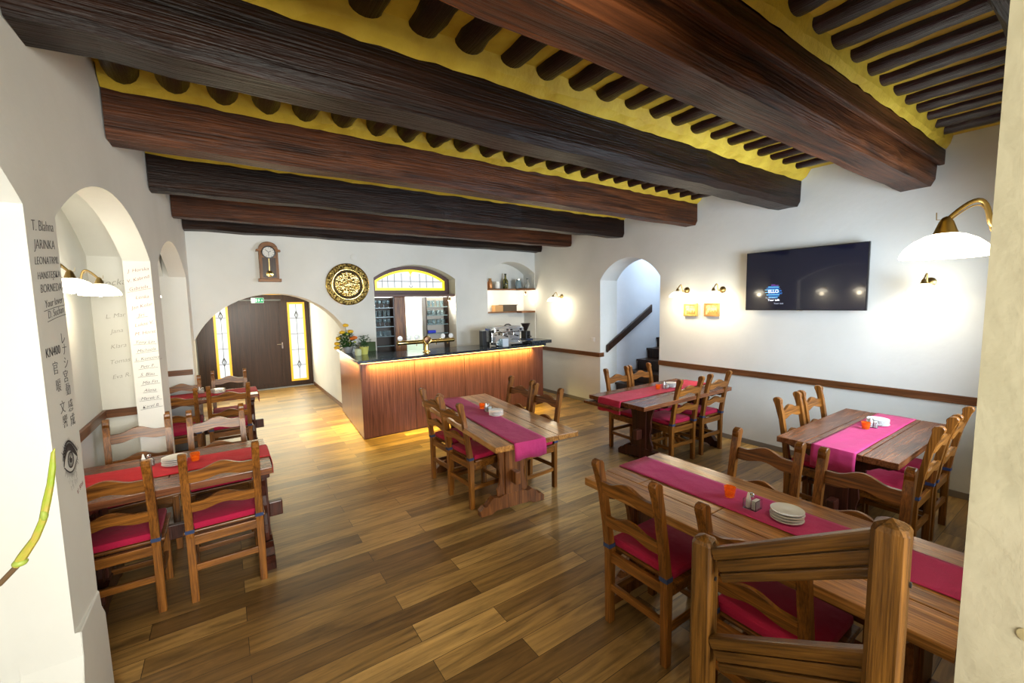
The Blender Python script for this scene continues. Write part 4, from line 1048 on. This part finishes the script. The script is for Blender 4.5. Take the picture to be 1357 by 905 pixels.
for (x0, x1, z0, z1) in ((-.17, .10, .30, 1.97), (1.235, 1.60, .12, 1.95)):
    bm = B(); ring_prism(bm, [(x0, z0), (x1, z0), (x1, z1), (x0, z1)], [(x0 + .045, z0 + .045), (x1 - .045, z0 + .045), (x1 - .045, z1 - .045), (x0 + .045, z1 - .045)], F, -.04, -.02); obj('amber_glass_border', bm, LITO, d)
    bm = B(); box(bm, x0 + .04, x1 - .04, -.025, -.018, z0 + .04, z1 - .04); pn = obj('side_pane', bm, LIT, d)
    bm = B(); c = (x0 + x1) / 2
    tube(bm, [(c, -.03, z0 + .05), (c, -.03, z1 - .05)], .005, 5)
    for k in range(1, 5): z = z0 + (z1 - z0) * k / 5; tube(bm, [(x0 + .045, -.03, z), (x1 - .045, -.03, z)], .005, 5)
    for z in (z0 + .38, z1 - .30): tube(bm, [(c, -.03, z + .09), (c + .035, -.03, z), (c, -.03, z - .09), (c - .035, -.03, z), (c, -.03, z + .09)], .009, 5)
    obj('leading', bm, LEAD, pn)
bm = B(); box(bm, .30, 1.2, -.05, -.01, 2.125, 2.19); obj('transom_bead', bm, LITO, d)
bm = B(); box(bm, .30, 1.2, -.05, -.01, 2.19, 2.33); obj('transom_pane', bm, LIT, d)
ex = thing('exit_sign', 'green and white emergency exit sign above the entrance door', 'sign', (.66, DY - .055, 2.0))
boxo('plate', (-.12, .12, -.03, -.001, -.055, .055), EXITW, ex, .003)
boxo('green_field', (-.045, .115, -.033, -.0302, -.05, .05), EXITG, ex)
bm = B(); y0, y1 = -.036, -.0332
box(bm, -.035, -.012, y0, y1, -.035, .035)
ball(bm, (.03, -.0345, .03), .009, (1, .2, 1)); box(bm, .015, .035, y0, y1, -.01, .02); box(bm, .0, .02, y0, y1, .005, .012); box(bm, .035, .05, y0, y1, .0, .007)
box(bm, .012, .02, y0, y1, -.035, -.01); box(bm, .03, .05, y0, y1, -.02, -.012)
box(bm, .07, .10, y0, y1, -.004, .004); box(bm, .08, .09, y0, y1, -.02, .02)
obj('running_figure', bm, EXITW, ex)
struct(boxo('trim_11', (-.4, 1.70, 10.9, 10.97, 0, .015), plain('threshold_mat', (.35, .38, .40), .6)))

# ------------------------------------------------------------------ banister in the foreground
def newel(x, y, zt, w, label):
    t = thing('newel_post', label, 'post', (x, y, 0), Rz(7))
    bm = B(); h = w / 2
    def octo(h, c): return [(-h + c, -h), (h - c, -h), (h, -h + c), (h, h - c), (h - c, h), (-h + c, h), (-h, h - c), (-h, -h + c)]
    prism(bm, octo(h, .008), lambda a, b, q: (a, b, q), 0, zt - .022); obj('shaft', bm, BANZ, t)
    bm = B(); lo = [bm.verts.new((a, b, zt - .022)) for a, b in octo(h, .008)]; hi = [bm.verts.new((a, b, zt - .012)) for a, b in octo(h - .004, .010)]
    tp_ = bm.verts.new((0, 0, zt))
    bm.faces.new(lo[::-1])
    for i in range(8): bm.faces.new([lo[i], lo[(i + 1) % 8], hi[(i + 1) % 8], hi[i]]); bm.faces.new([hi[i], hi[(i + 1) % 8], tp_])
    obj('pyramid_cap', bm, BANZ, t); bm = B()
    lathe(bm, [(.006, 0), (.006, .003), (.0001, .004)], seg=10, M=Matrix.Translation((-.0, -h - .001, zt - .12)) @ Matrix.Rotation(PI / 2, 4, 'X')); obj('dowel', bm, BLACK, t)
NB = Vector((1.030, .238)); NA = Vector((1.10, .655))
newel(NB.x, NB.y, 1.428, .057, 'thick oak newel post with pyramid cap at the right of the banister')
newel(NA.x, NA.y, 1.180, .058, 'slimmer oak newel post at the lower left end of the banister')
def brail(zA, zB, h, label):
    a = Vector((NB.x, NB.y, zB)); b = Vector((NA.x, NA.y, zA)); d_ = b - a; L = d_.length
    t = thing('banister_rail', label, 'handrail', a)
    yv = d_.normalized(); xv = yv.cross(Vector((0, 0, 1))).normalized(); zv = xv.cross(yv)
    t.rotation_euler = Matrix((xv, yv, zv)).transposed().to_euler()
    hh = h * zv.z
    def bar(bm, z0, z1, w, bev=.002):
        box(bm, -w, w, .030, L - .030, z0 * zv.z, z1 * zv.z, bev)
    bm = B(); bar(bm, -h * .97, -h * .03, .006, .001); obj('core_board', bm, BANY, t)
    bm = B(); bar(bm, -h * .37, 0, .017, .006); obj('moulded_top', bm, BANY, t)
    bm = B(); bar(bm, -h * .71, -h * .41, .013, .002); obj('middle_board', bm, BANY, t)
    bm = B(); bar(bm, -h, -h * .75, .017, .004); obj('lower_bead', bm, BANY, t)
    return t
brail(1.14, 1.413, .104, 'upper moulded oak banister rail between the two newel posts')
brail(.875, 1.160, .104, 'lower moulded oak banister rail between the two newel posts')
# the steps and landing they belong to (below the picture)
st = thing('entry_steps', 'low oak steps of the photographer landing below the picture edge', 'stairs', (0, 0, 0))
for k, (y1, z) in enumerate(((.62, .17), (.34, .34), (.06, .51))):
    bm = B(); box(bm, -.55 if y1 > .1 else -.54, .99, -2.6 if k == 2 else y1 - .28, y1, 0, z, .004); obj('step', bm, OX, st)

# ------------------------------------------------------------------ plant stem at the left edge
pt = thing('branch_in_pot', 'bare green and brown branch reaching into the left edge of the picture', 'branch', (-.50, .80, .51))
bm = B(); q = Vector((-.50, .80, .51))
S = [Vector(v) - q for v in ((-.50, .80, .58), (-.52, .95, .95), (-.50, 1.06, 1.24), (-.44, 1.10, 1.325), (-.357, 1.1, 1.372), (-.333, 1.1, 1.398))]
tube(bm, S, [.007, .006, .005, .005, .0045, .0045], 8); obj('woody_stem', bm, plain('brown_bark', (.09, .05, .02), .6), pt, True)
bm = B(); S2 = [Vector(v) - q for v in ((-.336, 1.1, 1.397), (-.326, 1.1, 1.412), (-.308, 1.1, 1.44), (-.296, 1.1, 1.47), (-.288, 1.1, 1.505), (-.281, 1.1, 1.535), (-.276, 1.1, 1.565), (-.273, 1.1, 1.592), (-.270, 1.1, 1.60))]
tube(bm, S2, [.006, .0075, .006, .0057, .006, .0052, .0048, .003, .0008], 8); obj('green_shoot', bm, mottled('green_shoot', (.22, .30, .02), (.42, .24, .06), 22, .45, .2), pt, True)
ng = plain('node_green', (.25, .32, .05), .5)
bm = B(); ball(bm, tuple(Vector((-.330, 1.1, 1.402)) - q), .009, (1.2, 1, .8)); obj('leaf_node', bm, ng, pt, True)
bm = B(); ball(bm, tuple(Vector((-.293, 1.098, 1.48)) - q), .007, (.8, 1, 1.5)); obj('leaf_node', bm, ng, pt, True)
bm = B(); lathe(bm, [(.07, 0), (.09, .13), (.095, .14), (.085, .14), (.0001, .12)], seg=20); obj('pot', bm, plain('clay_pot', (.45, .18, .08), .6), pt, True)
ps = thing('plant_stand', 'small white ledge box carrying the potted branch, outside the picture', 'stand', (-.50, .80, 0)); boxo('box', (-.12, .12, -.12, .12, .0, .5095), PLASTER, ps)
ps.location.z = .0
pt.location = (-.50, .80, .51)

# ------------------------------------------------------------------ writing on the piers
SH = .25
SLANT = Matrix(((1, .045, 0, 0), (0, 1, 0, 0), (0, 0, 1, 0), (0, 0, 0, 1)))
def xw(y): return xl(y) + .0014
def sign(parent, s, x, y, z, size, rot, kind, mat, shear=SH, thin=-.012, under=False, name='signature'):
    """one handwritten word on a wall, a part of the group of writings"""
    thin *= 1.6
    M0 = {'L': M_left, 'F': M_front}[kind](0, 0, 0, rot)
    if kind == 'L': M0 = SLANT @ M0
    bm = B(); text_bm(bm, s, size, Matrix.Translation((x, y, z)) @ M0, shear, .0003, thin=thin)
    if under:
        w = size * .25 * len(s); a = Matrix.Translation((x, y, z)) @ M0
        tube(bm, [a @ Vector(p) for p in ((-w, -size * .55, 0), (0, -size * .50, 0), (w * 1.1, -size * .56, 0))], .0010, 4)
    obj(name, bm, mat, parent)
wr = thing('handwritten_names', 'black marker signatures and East Asian characters on the nearest pier', 'writing')
for s_, y, z, sz, r in (('T. Blahna', 2.395, 2.175, .058, .12), ('JARINKA', 2.395, 2.105, .052, .10), ('LEONATRPIL', 2.40, 2.045, .042, .10), ('HANSTEJSKA', 2.405, 1.99, .040, .10),
                       ('BORNEDA', 2.41, 1.94, .046, .08), ('Your lover', 2.42, 1.885, .042, .12), ('D. Suchan', 2.43, 1.845, .042, .14)):
    sign(wr, s_, xw(y), y, z, sz, r, 'L', INK, under=(s_[0] in 'YD'))
sign(wr, 'KN400', xw(2.355), 2.355, 1.693, .050, .04, 'L', INK, .1, -.002)
for s_, y, z in (('官', 2.36, 1.625), ('暖', 2.37, 1.555), ('文', 2.385, 1.465), ('響', 2.395, 1.405), ('レ', 2.47, 1.735), ('ナ', 2.475, 1.69), ('シ', 2.475, 1.635), ('宮', 2.455, 1.58), ('動', 2.465, 1.525), ('感', 2.47, 1.455), ('成', 2.475, 1.395)):
    sign(wr, s_, xw(y), y, z, .056, 0, 'L', INK, 0, -.010, name='character')
rr = random.Random(9)
wr = thing('handwritten_names', 'reddish brown signatures on the upper half of the second pier', 'writing')
for i, s_ in enumerate(('J. Horska', 'V. Kabrnd', 'Gabriela', 'Lenka', 'Jan Kolar', 'Jiri', 'Lukas V.', 'M. Horst')):
    sign(wr, s_, -.535 + rr.uniform(-.01, .01), 4.5285, 2.165 - i * .072, .036, rr.uniform(.1, .35), 'F', INKR, .35, -.008, i % 3 == 2)
wr = thing('handwritten_names', 'dark underlined signatures on the lower half of the second pier', 'writing')
for i, s_ in enumerate(('Tony Lin', 'Michaela', 'L. Kuncova', 'Petr F.', 'S. Blau', 'Mia Fin', 'Alena', 'Marek S.', 'Karel B.')):
    sign(wr, s_, -.535 + rr.uniform(-.008, .012), 4.5285, 1.585 - i * .066, .034, rr.uniform(-.02, .12), 'F', INK, .35, -.008, True)
wr = thing('handwritten_names', 'faded grey signatures on the end wall of the middle bay', 'writing')
for i, s_ in enumerate(('Bocka', 'L. Mar', 'Jana', 'Klara', 'Tomas', 'Eva R.')):
    sign(wr, s_, -.76, 4.9185, 2.08 if i == 0 else 1.93 - i * .13, .075 if i == 0 else .05, .14, 'F', INKF, .35, -.008)

# eye drawing
ey = thing('eye_drawing', 'large black drawing of a single eye on the nearest pier', 'drawing', (xl(2.405) + .0015, 2.405, 1.225), -math.atan(.045))
def blade(bm, pts, w, x=0):   # flat stroke in y-z
    n = len(pts); L_, R2 = [], []
    for i, (y, z) in enumerate(pts):
        a = pts[max(0, i - 1)]; b = pts[min(n - 1, i + 1)]; dy, dz = b[0] - a[0], b[1] - a[1]; l = math.hypot(dy, dz) or 1
        ww = w[i] if hasattr(w, '__len__') else w
        L_.append(bm.verts.new((x, y - dz / l * ww, z + dy / l * ww))); R2.append(bm.verts.new((x, y + dz / l * ww, z - dy / l * ww)))
    for i in range(n - 1): bm.faces.new([L_[i], L_[i + 1], R2[i + 1], R2[i]])
bm = B()
N = 20
up = [(-.075 + .15 * i / N, .015 + .062 * math.sin(PI * (i / N) ** .8)) for i in range(N + 1)]
lo_ = [(-.075 + .15 * i / N, .012 - .040 * math.sin(PI * i / N)) for i in range(N + 1)]
blade(bm, up, [.004 + .011 * math.sin(PI * i / N) for i in range(N + 1)])
blade(bm, [(a * 1.05, b + .024) for a, b in up], .004); blade(bm, lo_, .0028)
rr = random.Random(2)
for i in range(2, N, 1):
    y, z = up[i]; a = 2.3 - 1.6 * i / N; L0 = .035 + rr.uniform(0, .015)
    blade(bm, [(y, z), (y + math.cos(a) * L0 * .5, z + math.sin(a) * L0 * .5), (y + math.cos(a) * L0 * 1.05, z + math.sin(a) * L0 * .8)], [.003, .002, .0004])
    y, z = lo_[i]; a = -2.3 + 1.6 * i / N; L0 = .016 + rr.uniform(0, .014)
    blade(bm, [(y, z), (y + math.cos(a) * L0, z + math.sin(a) * L0)], [.002, .0004])
obj('lids_and_lashes', bm, INK, ey)
bm = B()
def disc(bm, c, r0, r1, x, n=28):
    A = [bm.verts.new((x, c[0] + r0 * math.cos(2 * PI * i / n), c[1] + r0 * math.sin(2 * PI * i / n))) for i in range(n)]
    if r1 <= 0: bm.faces.new(A); return
    Bv = [bm.verts.new((x, c[0] + r1 * math.cos(2 * PI * i / n), c[1] + r1 * math.sin(2 * PI * i / n))) for i in range(n)]
    for i in range(n): bm.faces.new([A[i], A[(i + 1) % n], Bv[(i + 1) % n], Bv[i]])
disc(bm, (.0, .022), .034, .028, .0002)
for k in range(36):
    a = 2 * PI * k / 36; blade(bm, [(.028 * math.cos(a), .022 + .028 * math.sin(a)), (.016 * math.cos(a), .022 + .016 * math.sin(a))], [.0014, .0005], .0002)
disc(bm, (.0, .022), .014, 0, .0003)
obj('iris', bm, INK, ey)
bm = B(); disc(bm, (.007, .031), .005, 0, .0005); obj('highlight', bm, PAPER, ey)
bm = B()
for k in range(26):
    y = -.07 + .12 * rr.random(); z = -.035 - .05 * rr.random(); blade(bm, [(y, z), (y + .004, z - .018)], [.0012, .0003])
obj('pencil_shading', bm, plain('pencil_grey', (.30, .30, .29), .9), ey)
wr = thing('artist_signature', 'tiny reddish signature below the eye drawing', 'writing'); sign(wr, 'V. Kos', xw(2.47), 2.47, 1.105, .03, .3, 'L', INKR)
# hole and stain on the near pier
bm = B(); lathe(bm, [(.0001, 0), (.010, 0), (.012, .001), (.0001, .0015)], seg=14, M=Matrix.Translation((1.1495, .075, 1.24)) @ Matrix.Rotation(-PI / 2, 4, 'Y'))
struct(obj('trim_12', bm, plain('old_plug', (.45, .38, .2), .9)))

# ------------------------------------------------------------------ lights
world = bpy.data.worlds.new('World'); SC.world = world; world.use_nodes = True
bg = world.node_tree.nodes['Background']; bg.inputs[0].default_value = (.80, .90, 1, 1); bg.inputs[1].default_value = .9
DAY = (.80, .90, 1.0)
area('daylight_near_window', (4.0, YN - .30, 1.70), (Rz(90), 0, 0), 1.7, 1.3, 80, (.74, .87, 1), None, Rz(120))           # window in the near wall
area('fill_landing', (.3, -2.5, 1.75), (Rz(90), 0, 0), 1.7, 1.3, 80, (1, .965, .86), None, Rz(95))  # added fill from behind the camera, beam narrowed to lift the back wall
area('daylight_passage_window', (-.60, 9.45, 1.2), (0, Rz(-90), 0), 1.5, 1.0, 14, (.95, .98, 1))
area('daylight_entrance', (.7, 10.85, 1.3), (Rz(-90), 0, 0), 1.8, 1.5, 40, (1, .90, .60))
area('daylight_stairwell', (6.9, 4.6, 2.95), (0, 0, 0), 1.0, .8, 15, (.66, .83, 1.0))
area('fill_kitchen', (3.0, 8.1, 2.5), (0, 0, 0), 1.2, .6, 60, (.95, 1, 1))  # added overhead fill that brightens the room behind the bar, no window there

# ------------------------------------------------------------------ camera
cam = bpy.data.cameras.new('camera'); co = bpy.data.objects.new('camera', cam); COL.objects.link(co); SC.camera = co
cx, cy = 678.5, 452.5
a = Vector((1512 - cx, -(385 - cy))); b = Vector((294 - cx, -(408 - cy))); f = math.sqrt(-(a.x * b.x + a.y * b.y))
X = Vector((a.x, a.y, -f)).normalized(); Y = Vector((b.x, b.y, -f)).normalized(); Z = X.cross(Y).normalized(); Y = Z.cross(X)
co.matrix_world = Matrix(((X.x, X.y, X.z, 0), (Y.x, Y.y, Y.z, 0), (Z.x, Z.y, Z.z, 1.85), (0, 0, 0, 1)))
cam.sensor_fit = 'HORIZONTAL'; cam.sensor_width = 36; cam.lens = f / 1357 * 36; cam.clip_start = .02

SC.view_settings.view_transform = 'Standard'; SC.view_settings.look = 'None'; SC.view_settings.gamma = 1
SC.view_settings.use_curve_mapping = False; SC.view_settings.exposure = .32
SC.cycles.use_denoising = True
SC.cycles.max_bounces = 8
